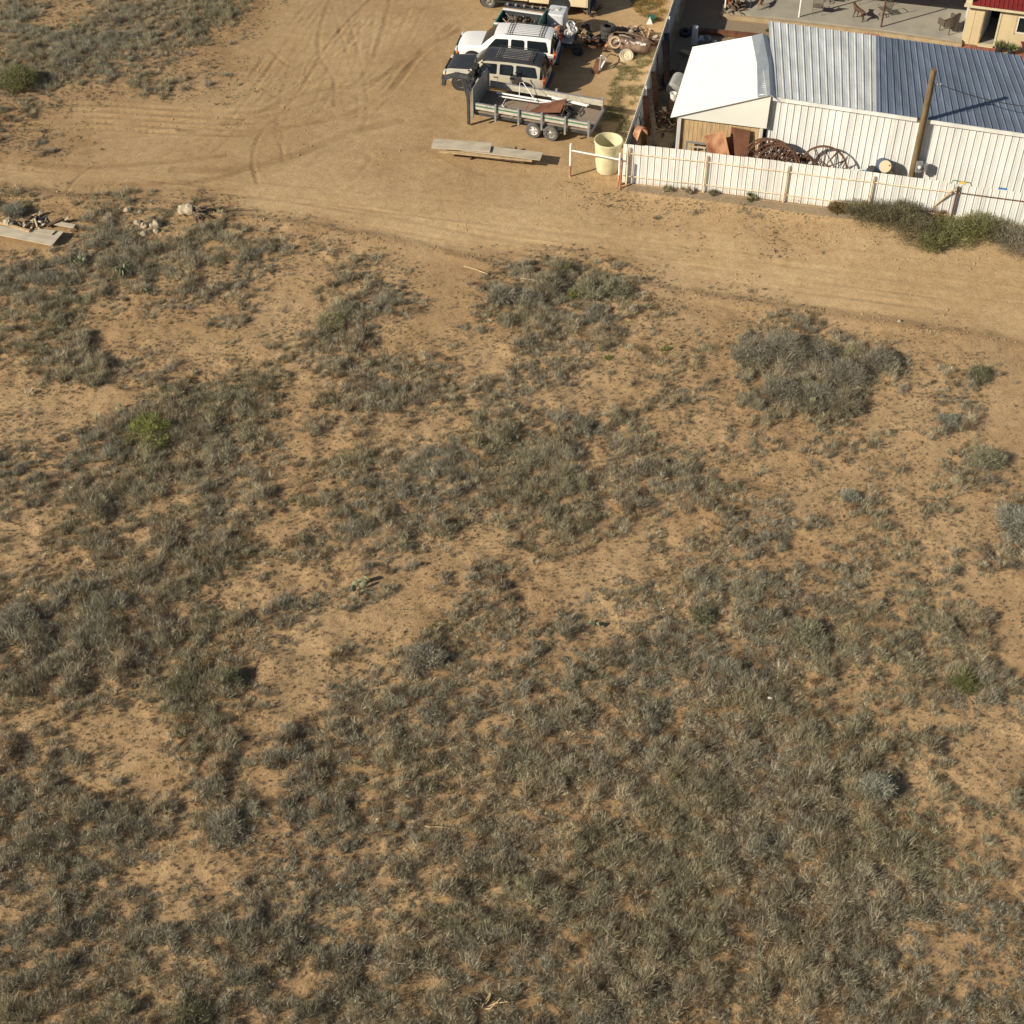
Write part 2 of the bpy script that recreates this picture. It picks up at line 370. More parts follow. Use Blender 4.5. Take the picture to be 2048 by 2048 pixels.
track([(620, 330), (660, 300), (740, 310), (700, 360), (640, 390)], .15, .012, .25)
track([(860, 300), (960, 345), (1060, 350)], .2, .012, .2)
track([(1480, 545), (1500, 575), (1550, 610), (1560, 640)], .04, .03, .6)
track([(130, 385), (160, 350), (200, 325)], .1, .04, .6)
track([(190, 370), (180, 392), (165, 410)], .06, .05, .7)
track([(620, 55+110), (610, 140), (640, 100)], .05, .03, .7)
_r = random.Random(77)
for _i in range(15):      # more worn arcs where cars turn in and out of the lot
    x0 = _r.uniform(560, 900); y0 = _r.uniform(-10, 60); x1 = _r.uniform(60, 620); y1 = _r.uniform(225, 345); xm = (x0+x1)/2 + _r.uniform(-40, 130); ym = (y0+y1)/2 + _r.uniform(20, 90)
    for _o in (0, 28): track([(x0+_o, y0), (xm+_o*.6, ym+_o*.35), (x1, y1+_o*.55)], .13, .012, _r.uniform(.05, .22))
for _i in range(9):       # long wheel lines down the road
    y0 = _r.uniform(300, 355); y2 = _r.uniform(470, 640); track([(-60, y0), (500, y0 + (y2-y0)*.22 + _r.uniform(-8, 8)), (1200, y0 + (y2-y0)*.6 + _r.uniform(-10, 10)), (2100, y2+_r.uniform(0, 20))], .12, .010, _r.uniform(.10, .28))
def ground_height(x, y, full=True):
    sc = np.clip(cover(x, y) * 2.2, 0, 1)
    h = (fnoise(x, y, .75, 131, 2) - .5) * .16 * sc**2 + (fnoise(x, y, 3.0, 3) - .5) * .16 * (.3 + .7*sc) + (fnoise(x, y, .9, 11) - .5) * .10 * (.05 + .95*sc)
    if full: h = h + (fnoise(x, y, .3, 23, 2) - .5) * .05 * (.08 + .92*sc)
    dE, tE, sE = dist_line(x, y, EDGE); wob = (fnoise(x, y, 1.2, 31) - .5) * .5
    dd = np.where(sE > 0, dE, -dE) + wob       # positive on the road side
    h = h + .07 * np.exp(-((dd + .25) / .35)**2) * (.4 + fnoise(x, y, 1.5, 41))
    h = h - .05 * np.clip(dd * 2, 0, 1) * np.clip(1 - (y - 68) / 6, 0, 1) + .02
    inyard = (x > 5.0) & (y > 61.5 - .236*(x-5.1))
    h = np.where(inyard, np.minimum(h, .01) , h)
    h = np.where(y > 64.0, h * .6, h)
    # soil heaped along the foot of the fence
    dF = np.abs(y - (62.1 - .236*(x - 5.1)))
    h = h + np.where(x > 4.5, .05*np.exp(-(dF/.5)**2), 0)
    return h
def build_ground():
    def axis(a, b, st):
        core = np.arange(a, b + 1e-6, st); out = []; q = st
        v = a
        lo = []; 
        while v > -900: q *= 1.35; v -= q; lo.append(v)
        v = b; q = st; hi = []
        while v < 900: q *= 1.35; v += q; hi.append(v)
        return np.concatenate([lo[::-1], core, hi])
    xs = axis(-31, 32, .085); ys = axis(17.5, 83, .085)
    X, Y = np.meshgrid(xs, ys); x = X.ravel(); y = Y.ravel()
    z = ground_height(x, y); dark = np.zeros(x.size); far = (np.abs(x) > 40) | (y > 95) | (y < 10)
    z[far] = 0
    for (pts, hw, dep, dk, tread) in TR:
        k = np.where((x > pts[:, 0].min()-1) & (x < pts[:, 0].max()+1) & (y > pts[:, 1].min()-1) & (y < pts[:, 1].max()+1))[0]
        r, t, s = dist_line(x[k], y[k], pts); br = .25 + .75*np.clip(fnoise(x[k], y[k], 1.3, 77)*2.2 - .5, 0, 1)
        g = np.exp(-(r/hw)**4); z[k] -= g*dep*br; z[k] += .6*dep*np.exp(-((r-hw*1.25)/(hw*.4))**2)*br
        if tread: z[k] += g * .012 * np.tanh(3*np.sin(t*2*math.pi/.34 + np.where(s > 0, 1.4, 0)*r*8 + 2*fnoise(x[k], y[k], 1.5, 71))) * br * np.clip(fnoise(x[k], y[k], 2.2, 73)*4-1.4, 0, 1)
        dark[k] = np.maximum(dark[k], g*dk*br*.8)
    dE, tE, sE = dist_line(x, y, EDGE); road = np.where(sE > 0, 1.0, 0.0) * np.clip(dE/.5, 0, 1) * np.clip(1 - cover(x, y)*4, 0, 1)
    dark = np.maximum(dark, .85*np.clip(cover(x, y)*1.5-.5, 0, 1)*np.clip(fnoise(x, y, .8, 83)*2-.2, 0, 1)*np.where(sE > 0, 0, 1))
    dark = np.maximum(dark, .40*np.exp(-((dE-.05+.5*(fnoise(x, y, 1.2, 31)-.5))/.15)**2)*np.clip(fnoise(x, y, .7, 5)*3-1.1, 0, 1))
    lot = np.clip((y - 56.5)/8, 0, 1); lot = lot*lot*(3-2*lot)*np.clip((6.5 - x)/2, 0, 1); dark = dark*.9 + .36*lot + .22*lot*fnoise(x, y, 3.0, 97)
    rx, ry = tuple(at(300, 392))[:2]; dark = np.maximum(dark, .55*np.exp(-(((x-rx)/1.1)**2+((y-ry)/.8)**2)))
    rx, ry = tuple(at(2020, 700))[:2]; dark = np.maximum(dark, .4*np.exp(-(((x-rx)/1.2)**2+((y-ry)/1.4)**2)))
    grav = ((x > 5.4 + .23*(y-62)) & (y > 61.5 - .236*(x-5.1)) & (y < 110) & (x < 60)) * 1.0
    gv = np.exp(-(((x-at(670, 15).x)/1.6)**2 + ((y-at(670, 15).y)/1.6)**2))*.5
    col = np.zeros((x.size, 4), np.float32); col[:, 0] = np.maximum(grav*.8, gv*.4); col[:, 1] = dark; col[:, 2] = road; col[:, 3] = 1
    nx, ny = len(xs), len(ys); i = np.arange(nx*ny).reshape(ny, nx)
    q = np.stack([i[:-1, :-1], i[:-1, 1:], i[1:, 1:], i[1:, :-1]], -1).reshape(-1, 4)
    cx = x[q].mean(1); cy = y[q].mean(1); dE, tE, sE = dist_line(cx, cy, EDGE)
    yard = (cx > 5.4 + .23*(cy-62)) & (cy > 61.5 - .236*(cx-5.1)) & (cx < 60) & (cy < 110)
    rd = (sE > 0) & ~yard & (cover(cx, cy) < .22) & (np.abs(cx) < 60) & (cy < 110)
    V = np.stack([x, y, z], 1)
    for name, sel in (('ground', ~yard & ~rd), ('dirt_road', rd), ('gravel_yard', yard)):
        f = q[sel]; u, inv = np.unique(f, return_inverse=True); inv = inv.reshape(f.shape)
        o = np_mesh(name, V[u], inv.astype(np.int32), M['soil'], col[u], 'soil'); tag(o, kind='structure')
def np_mesh(name, V, F, m, col=None, attr='tint', tris=None):
    me = bpy.data.meshes.new(name); nq = len(F); nt_ = 0 if tris is None else len(tris)
    me.vertices.add(len(V)); me.vertices.foreach_set('co', np.asarray(V, np.float32).ravel())
    loops = F.ravel() if tris is None else np.concatenate([F.ravel(), tris.ravel()])
    me.loops.add(len(loops)); me.loops.foreach_set('vertex_index', loops.astype(np.int32))
    st = np.concatenate([np.arange(nq)*4, nq*4 + np.arange(nt_)*3]).astype(np.int32)
    me.polygons.add(nq + nt_); me.polygons.foreach_set('loop_start', st)
    me.polygons.foreach_set('use_smooth', np.ones(nq + nt_, bool)) if attr == 'soil' else None
    me.materials.append(m); me.update(calc_edges=True)
    if col is not None:
        a = me.color_attributes.new(attr, 'FLOAT_COLOR', 'POINT'); a.data.foreach_set('color', np.asarray(col, np.float32).ravel())
    o = bpy.data.objects.new(name, me); link(o); return o
build_ground()
# ================================================================ GRASS AND SCRUB
def blades(base, dirv, length, width, col, droop=.25):
    """base (n,3), dirv unit (n,3), length, width (n,), col (n,3): slender tapering blades"""
    n = len(base); side = np.cross(dirv, rng.normal(size=(n, 3))); side /= np.linalg.norm(side, axis=1)[:, None] + 1e-9
    L = length[:, None]; w = width[:, None]; tip = base + dirv * L; tip[:, 2] -= L[:, 0] * droop * .4
    lo = base + (tip - base) * .04
    V = np.stack([lo - side*w*.5, lo + side*w*.5, tip], 1).reshape(-1, 3)
    Tt = np.arange(n)[:, None]*3 + np.array([[0, 1, 2]]); Q = np.zeros((0, 4), int)
    c = np.repeat(col, 3, 0); c = np.concatenate([c, np.ones((len(c), 1))], 1); return V, Q, Tt, c
def tuft_cloud(cx, cy, cz, rad, hgt, nb, col, width=.016, spread=1.0, jit=.22, fuzz=.6):
    """one rounded tuft per point: nb blades, part rising from the root, part filling the dome"""
    n = len(cx); N = n * nb; a = rng.random(N) * 2*math.pi; rr = np.sqrt(rng.random(N)); fz = rng.random(N) < fuzz
    R_ = np.repeat(rad, nb); H_ = np.repeat(hgt, nb); br_ = np.where(fz, .8, .4)
    bx = np.repeat(cx, nb) + np.cos(a)*rr*R_*br_; by = np.repeat(cy, nb) + np.sin(a)*rr*R_*br_
    bz = np.repeat(cz, nb) + np.where(fz, H_*.55*(1-.8*rr**2)*rng.random(N), 0)
    lean = (.2 + .8*rr) * spread * R_ / np.maximum(H_, .02) * (.5 + rng.random(N)) * np.where(fz, 1.5, 1.0); a2 = a + rng.normal(0, .7, N)
    dv = np.stack([np.cos(a2)*lean, np.sin(a2)*lean, np.ones(N)], 1) + rng.normal(size=(N, 3))*np.where(fz, .45, .05)[:, None]*np.array([1, 1, .5]); dv /= np.linalg.norm(dv, axis=1)[:, None]
    L = H_ * (.55 + .6*rng.random(N)) * (1.1 - .35*rr) * np.where(fz, .62, 1.0); w = width * (.6 + .8*rng.random(N))
    c = np.repeat(col, nb, 0) * (1 + rng.normal(0, jit, (N, 1))) ; c = np.clip(c, .01, 1)
    return blades(np.stack([bx, by, bz - .01], 1), dv, L, w, c)
def merge(parts):
    V = []; Q = []; Tt = []; Cc = []; k = 0
    for (v, q, t, c) in parts: V.append(v); Q.append(q + k); Tt.append(t + k); Cc.append(c); k += len(v)
    return np.concatenate(V), np.concatenate(Q), np.concatenate(Tt), np.concatenate(Cc)
def veg_object(name, parts, parent=None):
    V, Q, Tt, c = merge(parts); o = np_mesh(name, V, Q, M['veg'], c, 'tint', tris=Tt)
    if parent is not None: o.parent = parent
    return o
GREY = np.array([.38, .345, .26]); OLIVE = np.array([.33, .31, .20]); STRAW = np.array([.44, .385, .255]); BLUEG = np.array([.30, .30, .235])
YELLOWG = np.array([.20, .19, .075]); BROWN = np.array([.15, .115, .075])
def palette(x, y):
    a = fnoise(x, y, 2.6, 51)[:, None]; b = fnoise(x, y, 1.1, 57)[:, None]; c = rng.random(len(x))[:, None]
    k = GREY*(1-b) + STRAW*b
    k = np.where(a > .60, k*.5 + BLUEG*.5, k); k = np.where(a < .42, k*.45 + OLIVE*.55, k); k = np.where(c > .93, BROWN, k); k = np.where(c < .04, k*.5 + YELLOWG*.5, k)
    e = rng.random((len(x), 1)); k = np.where(e > .90, k*np.array([.62, .50, .42]), k); k = np.where(e < .07, k*1.35, k)
    return k * (.75 + .5*rng.random((len(x), 1)))
def scatter(n, seed):
    r = np.random.default_rng(seed); x = r.uniform(-33, 33, n); y = r.uniform(17, 83, n)
    px, py = proj(x, y); k = (px > -330) & (px < 2380) & (py > -60) & (py < 2350); return x[k], y[k]
def streak(x, y, s, seed):       # clumps drawn out a little, shaped to imitate shadow streaks
    u = x*.8 + y*.6; v = -x*.6 + y*.8; return fnoise(u/1.5, v, s, seed, 3)
AREA = 66*66.0
def clear(x, y):
    dE, tE, sE = dist_line(x, y, EDGE); c = cover(x, y); px, py = proj(x, y)
    ok = ~((sE > 0) & (c < .05)); ok &= ~((x > 4.3) & (y > 61.7 - .236*(x-5.1)))
    ok &= ~((py > 455) & (py < 500) & (px < 135)); return ok
parts = []
# rounded bunch grass
x, y = scatter(int(AREA*25), 101); d = cover(x, y); nz = .6*streak(x, y, 1.2, 61) + .4*streak(x, y, .45, 62); k = (d*1.12 + (nz-.5)*1.5 > .40 + .26*rng.random(len(x))) & clear(x, y); x = x[k]; y = y[k]; d = d[k]
hum = np.clip(fnoise(x, y, .75, 131, 2)*3 - 1.0, 0, 1)
sz = (.085 + .085*rng.random(len(x))**1.3 + .14*np.clip(d-.45, 0, 1) + .05*hum) * np.where(rng.random(len(x)) > .94, 1.5, 1.0) ; z = ground_height(x, y)
parts.append(tuft_cloud(x, y, z, sz, sz*(1.0+.6*rng.random(len(x))+.9*hum), 74, palette(x, y), .0108, 1.15, .30))
nbig = len(x)
# the thickest stands close up into a mat
x, y = scatter(int(AREA*16), 105); d = cover(x, y); k = (d*1.1 + (fnoise(x, y, .9, 69)-.5)*.9 > .84 + .12*rng.random(len(x))) & clear(x, y); x = x[k]; y = y[k]
sz = .14 + .09*rng.random(len(x)); z = ground_height(x, y)
parts.append(tuft_cloud(x, y, z, sz, sz*(.9+.6*rng.random(len(x))), 70, palette(x, y)*1.05, .0108, 1.2, .30)); print('mat', len(x))
# small rounded tufts
x, y = scatter(int(AREA*27), 102); d = cover(x, y); nz = streak(x, y, .7, 63); k = (d*1.05 + (nz-.5)*1.0 > .07 + .42*rng.random(len(x))) & clear(x, y); x = x[k]; y = y[k]
sz = .04 + .05*rng.random(len(x)); z = ground_height(x, y)
parts.append(tuft_cloud(x, y, z, sz, sz*1.5, 26, palette(x, y)*.68, .012, 1.0, .28)); nmid = len(x)
# sprigs between
x, y = scatter(int(AREA*34), 103); d = cover(x, y); nz = streak(x, y, .5, 67); k = (d + (nz-.5)*.9 > .03 + .42*rng.random(len(x))) & (d > .04) & clear(x, y); x = x[k]; y = y[k]
sz = .022 + .038*rng.random(len(x)); z = ground_height(x, y)
parts.append(tuft_cloud(x, y, z, sz, sz*1.7, 10, palette(x, y)*.52, .013, .9)); print('sprigs', nmid, len(x))
# dry fallen stalks and a few tall seed heads
x, y = scatter(int(AREA*1.6), 104); d = cover(x, y); k = (d > .45) & clear(x, y) & (rng.random(len(x)) < .8); x = x[k]; y = y[k]; z = ground_height(x, y)
parts.append(tuft_cloud(x, y, z, np.full(len(x), .10), .26+.18*rng.random(len(x)), 12, np.tile(np.array([.50, .45, .30]), (len(x), 1)), .007, .9, .2, .1))
tag(veg_object('grass', parts), 'grey green bunch grass and low scrub over the sandy lot', 'grass', kind='stuff')
print('tufts', nbig, sum(len(p[1]) for p in parts))

# dirt clods and pebbles on the road edge, the fence bank and the churned ground
def clods(name, spots, lb):
    V = []; F = []; k = 0; P = []; S_ = []
    for (cx, cy, sx, sy, n) in spots:
        c = at(cx, cy); P.append(np.stack([c.x + rng.normal(0, sx, n), c.y + rng.normal(0, sy, n)], 1)); S_.append(.012 + .05*rng.random(n)**3)
    P = np.concatenate(P); S_ = np.concatenate(S_); ok = P[:, 1] < 61.9 - .236*(P[:, 0]-5.1) + 99*(P[:, 0] < 4.6); P = P[ok]; S_ = S_[ok]; z = ground_height(P[:, 0], P[:, 1])
    base = np.array([(1, 0, 0), (0, 1, 0), (-1, 0, 0), (0, -1, 0), (0, 0, .8), (0, 0, -.5)]); n = len(P)
    V = (base[None]*(1 + .35*rng.normal(size=(n, 6, 1)))*S_[:, None, None] + np.concatenate([P, z[:, None]], 1)[:, None, :]).reshape(-1, 3)
    t = np.array([(0, 1, 4), (1, 2, 4), (2, 3, 4), (3, 0, 4), (1, 0, 5), (2, 1, 5), (3, 2, 5), (0, 3, 5)]); Tt = (np.arange(n)[:, None, None]*6 + t[None]).reshape(-1, 3)
    o = np_mesh(name, V, np.zeros((0, 4), int), M['clod'], None, 'none', tris=Tt); tag(o, lb, 'clods', kind='stuff')
ed_ = [(px, py, .5, .16, 60) for px, py in ((30, 378), (120, 388), (220, 398), (330, 408), (430, 425), (520, 438), (620, 452), (700, 468), (780, 482), (860, 500), (940, 515), (1030, 535), (1120, 548), (1200, 558), (1280, 566), (1350, 578), (1420, 590), (1490, 600), (1560, 610), (1630, 622), (1700, 632), (1770, 645), (1850, 658), (1930, 670), (2010, 685))]
ed_ += [(px, py, 1.6, .5, 170) for px, py in ((1200, 395), (1320, 410), (1450, 425), (1580, 440), (1700, 470), (1850, 520))] + [(520, 165, 1.5, 1.0, 160), (560, 230, 2.0, 1.5, 160), (100, 240, 2.5, 1.2, 160), (400, 250, 2.2, 1.2, 140), (1150, 360, .9, .5, 90), (700, 330, 3, 1.5, 160), (1000, 420, 4, 1.2, 160), (1600, 540, 4, 1.0, 140), (1960, 600, 2.2, 1.5, 120), (1480, 555, .5, .3, 50)]
clods('dirt_clods', ed_, 'loose dirt clods along the road edge and the bank below the fence')
# ================================================================ SHRUBS
def gz(x, y): return float(ground_height(np.array([float(x)]), np.array([float(y)]))[0])
def shrub(name, px, py, rad, hgt, col, label, cat, n=1400, squash=1.0, lw=.02, ll=.16, group=None, twig=True, loc=None, fill=.5):
    n = int(n*1.7); lw = lw*1.25
    p = at(px, py) if loc is None else Vector(loc); z = gz(p.x, p.y) if loc is None else p.z
    r = empty(name, (p.x, p.y, z), rng.random()*6.28, label, cat, group)
    # leafy clumps spread through the crown's volume, gaps between them
    K = max(7, int(n/55)); a = rng.random(K)*6.28; rr = np.sqrt(rng.random(K))*rad*.85; hz = hgt*(.25+.7*rng.random(K))*np.sqrt(np.clip(1-(rr/(rad*1.05))**2, .05, 1))
    cx = np.cos(a)*rr; cy = np.sin(a)*rr*squash; per = n//K; N = K*per
    off = rng.normal(size=(N, 3))*np.array([.13, .13, .10])*rad*fill*1.6
    b = np.stack([np.repeat(cx, per), np.repeat(cy, per), np.repeat(hz, per)], 1) + off; b[:, 2] = np.abs(b[:, 2])
    dv = b*np.array([.8, .8, .5])/rad + rng.normal(size=(N, 3))*.45 + np.array([0, 0, .55]); dv /= np.linalg.norm(dv, axis=1)[:, None]
    cc = np.repeat(col[None, :]*(.75+.5*rng.random((K, 1))), per, 0)*(1+rng.normal(0, .2, (N, 1)))
    cr = veg_object('foliage', [blades(b, dv, ll*(.5+rng.random(N)), lw*(.6+.8*rng.random(N)), np.clip(cc, .01, 1), .2)], r)
    if twig:
        m = MB()
        for i in range(min(K, 9)):
            q = Vector((cx[i], cy[i], hz[i])); m.tube([(0, 0, -.02), (q.x*.4, q.y*.4, q.z*.55), tuple(q)], [.018, .012, .005], 5)
        m.build('stems', M['bark'], r)
    return r
CREO = np.array([.185, .19, .08]); MESQ = np.array([.24, .265, .075]); TUMB = np.array([.15, .135, .078]); TUMB2 = np.array([.19, .185, .08]); GRN = np.array([.20, .195, .115])
shrub('creosote_bush', 42, 172, 1.0, 1.0, CREO*1.1, 'rounded yellow green bush at the left edge beside the dirt track', 'bush', 3000, ll=.14)
shrub('mesquite_bush', 300, 880, 1.15, .85, MESQ, 'bright green feathery bush, the greenest plant in the grassy lot', 'bush', 1700, .8, ll=.13, lw=.018, fill=.38)
MASS = [(1500, 720, .75, .75, GREY*.85*1.05, 'pale grey shrub forming the left end of the big grey thicket'),
 (1565, 712, .85, 1.0, GREY*.85*1.1, 'tallest grey shrub in the big thicket, casting a narrow dark shadow'),
 (1640, 722, .7, .6, GREY*.85*.95, 'grey shrub just right of the tall shadowed one in the thicket'),
 (1690, 760, .7, .6, GREY*.85*1.0, 'grey shrub at the right side of the big thicket'),
 (1560, 790, .7, .55, GREY*.85*1.0, 'grey shrub at the lower left of the big thicket, by the cactus pads'),
 (1690, 815, .65, .5, STRAW*.85*.85, 'straw coloured shrub at the lowest tip of the big thicket'),
 (1630, 800, .6, .5, GREY*.85*1.05, 'low grey shrub in the middle bottom of the big thicket'),
 (1760, 728, .6, .45, GREY*.85*.95, 'small grey green shrub on the thicket branch reaching right')]
for (px, py, r_, h_, c_, lb) in MASS: shrub('grey_shrub', px, py, r_*1.15, h_*.85, c_*.85, lb, 'shrub', 3000, ll=.13, lw=.011, group='grey shrubs of the big thicket', twig=False, fill=.75)
ROADSH = [(1005, 600, .6, .5, GREY*.85*.95, 'dark grey shrub at the left end of the roadside clump'), (1100, 575, .6, .45, STRAW*.85*.85, 'straw tinted shrub near the middle of the roadside clump'),
 (1180, 590, .65, .5, OLIVE*.85*1.15, 'olive shrub right of centre in the roadside clump'), (1235, 585, .6, .55, OLIVE*.85*1.1, 'green tinged grassy shrub in the right part of the roadside clump'), (1060, 610, .55, .4, GREY*.85, 'low grey shrub at the foot of the roadside clump')]
for (px, py, r_, h_, c_, lb) in ROADSH: shrub('roadside_shrub', px, py, r_, h_, c_, lb, 'shrub', 1200, ll=.2, lw=.013, group='shrubs of the roadside clump', twig=False, fill=.75)
ODD = [(1700, 998, .32, .28, BLUEG*.85*1.1, 'small round blue grey shrub alone on bare sand'), (1955, 755, .45, .4, GRN*.9, 'dark green shrub at the upper right by the bare track'),
 (1895, 845, .42, .35, BLUEG*.85, 'blue green low shrub near the right edge of the lot'), (1975, 925, .6, .55, OLIVE*.85*.95, 'olive grass clump at the right edge above the sandy patch'),
 (2030, 1050, .75, .6, BLUEG*.85*1.0, 'large blue green clump cut by the right edge'), (1405, 1235, .42, .38, GRN*1.0, 'dark green upright shrub in the centre right of the lot'),
 (1610, 1280, .65, .5, OLIVE*.85, 'olive shrub in the thick grass right of centre'), (850, 1320, .6, .5, GREY*.85*.85, 'dark shrub with a long shadow below the bare sand patch'),
 (470, 1360, .34, .5, GRN*.8, 'narrow dark green shrub in the lower left field'), (365, 1370, .4, .35, GRN, 'small green shrub left of the narrow dark one'),
 (450, 1660, .55, .6, GREY*.85*.9, 'grey shrub throwing a dark shadow below a bare sand patch'), (380, 2040, .6, .6, GRN*.75, 'very dark shrub at the bottom left edge'),
 (660, 650, .6, .4, TUMB*2.0, 'brownish low bush in the upper middle of the grass'), (1925, 1370, .5, .4, CREO*.9, 'yellow green shrub low in the right field'),
 (1750, 1580, .5, .5, BLUEG*.85*1.2, 'blue green grass clump at the right side of the dense patch'), (40, 1240, .6, .55, GREY*.85*.8, 'dark grey shrub on the left edge of the field'),
 (30, 430, .5, .5, BLUEG*.85*.9, 'bluish shrub on the mound above the dumped boards'), (240, 1050, .0, 0, GREY*.85, '')]
for (px, py, r_, h_, c_, lb) in ODD:
    if r_: shrub('scrub_bush', px, py, r_, h_*.65, c_*1.25, lb, 'shrub', int(2200*r_/.5), ll=.13, lw=.011, twig=False, fill=.8)
# tumbleweed hedge along the fence
HEDGE = [(1676, 415, .28, .3, np.array([.20, .15, .07]), 'sprawling straw brown bush at the left end of the fence hedge'), (1716, 424, .5, .55, TUMB*1.1, 'dark olive bush against the fence, left of the hedge post'),
 (1752, 438, .75, .75, TUMB, 'big dark brown green bush in the left half of the hedge'), (1805, 440, .65, .85, TUMB*1.05, 'tall dark bush directly below the meter box pole'), (1835, 466, .75, .75, TUMB*.95, 'darkest bush at the front of the hedge'),
 (1860, 482, .55, .55, TUMB2*1.05, 'yellow green bush at the lowest point of the hedge'), (1900, 470, .7, .7, TUMB2, 'olive yellow bush beneath the yellow brace'), (1950, 462, .7, .75, TUMB2*.95, 'olive bush right of the brace post'),
 (1990, 470, .6, .7, TUMB*1.1, 'brownish bush near the right end of the hedge'), (2035, 492, .8, .8, GREY*.85*.7, 'dark grey bush cut by the right edge below the fence'), (1870, 430, .4, .7, np.array([.22, .13, .05]), 'rust coloured dry weed standing behind the hedge')]
for (px, py, r_, h_, c_, lb) in HEDGE: shrub('hedge_bush', px, py+6, r_*1.5, h_*1.2, c_*1.2, lb, 'bush', 3400, .85, ll=.15, lw=.013, group='bushes along the white fence', twig=True, fill=.6)
FP = [(1335, 385, .22, .28, GRN*1.3, 'green leafy weed at the fence foot, leftmost of the row'), (1372, 388, .22, .35, STRAW*.85*1.05, 'dry straw weed at the fence foot beside the green one'), (1425, 390, .16, .2, GRN*1.2, 'small green weed right of the first fence post'),
 (1500, 400, .22, .28, CREO*1.0, 'yellow green weed between the first and second fence posts'), (1598, 403, .12, .14, GRN, 'tiny dark weed right of the second fence post')]
for (px, py, r_, h_, c_, lb) in FP: shrub('fence_weed', px, py, r_, h_, c_, lb, 'weed', 260, ll=.16, lw=.018, group='weeds at the fence foot', twig=False)
# yucca rosettes
def yucca(px, py, s, lb):
    p = at(px, py); r = empty('yucca', (p.x, p.y, gz(p.x, p.y)), 0, lb, 'yucca', 'yellow green yuccas')
    N = 70; a = rng.random(N)*6.28; e = .2 + 1.2*rng.random(N); dv = np.stack([np.cos(a)*np.cos(e), np.sin(a)*np.cos(e), np.sin(e)], 1)
    veg_object('leaves', [blades(np.zeros((N, 3)), dv, s*(.7+.5*rng.random(N)), np.full(N, .035), np.tile(np.array([.26, .28, .085]), (N, 1))*(1+rng.normal(0, .15, (N, 1))), .1)], r)
yucca(1130, 545, .45, 'yellow green yucca at the road edge above the clump'); yucca(1146, 596, .5, 'yellow green yucca inside the roadside clump'); yucca(1703, 708, .4, 'yellow yucca at the top of the grey thicket')
yucca(1330, 700, .3, 'small yucca in short grass below the road bend'); yucca(1215, 716, .25, 'tiny dark yucca on the sandy left of the thicket')
# prickly pears
def cactus(px, py, n, s, lb):
    p = at(px, py); r = empty('prickly_pear', (p.x, p.y, gz(p.x, p.y)), 0, lb, 'cactus', 'prickly pears in the grass')
    for i in range(n):
        m = MB(); a = rng.random()*6.28; x = math.cos(a)*s*rng.random()*1.6; y = math.sin(a)*s*rng.random()*1.6; zz = .1 + rng.random()*s*.8
        m.lathe([(.001, -s*.55), (s*.25, -s*.45), (s*.45, -s*.1), (s*.48, .15*s), (s*.35, .42*s), (.001, .55*s)], 12, T(x, y, zz, rng.normal()*.4, rng.normal()*.5, rng.random()*6.28) @ Matrix.Diagonal((1, .22, 1, 1)), cap=False)
        m.build('pad', M['cactus'], r, smooth=60)
cactus(722, 1176, 6, .24, 'lone pale prickly pear on open sand'); cactus(252, 545, 14, .26, 'pale prickly pear cluster in grass below the rocks'); cactus(1625, 808, 9, .22, 'prickly pear at the foot of the grey thicket')
cactus(160, 528, 7, .2, 'small prickly pear near the dumped boards'); cactus(290, 590, 7, .2, 'prickly pear in sparse grass, lower of the upper left ones'); cactus(240, 840-15, 5, .18, 'prickly pear beside the bright green bush'); cactus(150, 60, 6, .22, 'prickly pear in the far upper left scrub')
cactus(1195, 1252, 5, .16, 'small pale prickly pear in the centre of the lot')
# weeds beside the side fence and beyond
def weedpatch(name, poly, n, cols, s, lb):
    P = P2(poly); mn = P.min(0); mx = P.max(0); pts = []
    x = rng.uniform(mn[0], mx[0], n*4); y = rng.uniform(mn[1], mx[1], n*4); ins = np.zeros(len(x), bool)
    for (a, b) in zip(P, np.roll(P, -1, 0)):
        c_ = ((a[1] > y) != (b[1] > y)) & (x < (b[0]-a[0])*(y-a[1])/(b[1]-a[1]+1e-9)+a[0]); ins ^= c_
    k = ins & (fnoise(x, y, 1.0, 91) > .40); x = x[k][:n]; y = y[k][:n]
    f = fnoise(x, y, 1.2, 95)[:, None]; c = np.where(f > .52, cols[0], cols[1])*(.8+.4*rng.random((len(x), 1)))
    sz = s*(.5+rng.random(len(x))); o = veg_object(name, [tuft_cloud(x, y, np.maximum(ground_height(x, y), -.02), sz, sz*1.4, 26, c, .014)]); tag(o, lb, 'weeds', kind='stuff')
YG = np.array([.32, .29, .14]); YB = np.array([.33, .23, .08])
weedpatch('yellow_weeds', [(1215, 250), (1250, 262), (1268, 225), (1300, 140), (1308, 110), (1290, 75), (1268, 95), (1245, 110), (1228, 150), (1215, 190)], 520, [YG, YG*.8], .15, 'yellow green weeds beside the corrugated side fence')
weedpatch('tawny_weeds', [(1262, 0), (1278, 36), (1320, 42), (1345, 0), (1355, -30), (1270, -30)], 520, [YB, np.array([.20, .19, .08])], .17, 'tawny and green weeds at the far end of the side fence')
weedpatch('trodden_weeds', [(1180, 285), (1250, 300), (1262, 235), (1215, 215), (1190, 262)], 380, [YG*.8, OLIVE], .09, 'short weeds in the shade behind the trailer')
weedpatch('sparse_weeds', [(1130, 360), (1240, 385), (1640, 430), (1640, 450), (1420, 425), (1240, 420), (1120, 380)], 220, [OLIVE*.85*.8, GREY*.85*.8], .045, 'sparse tiny weeds below the white fence')

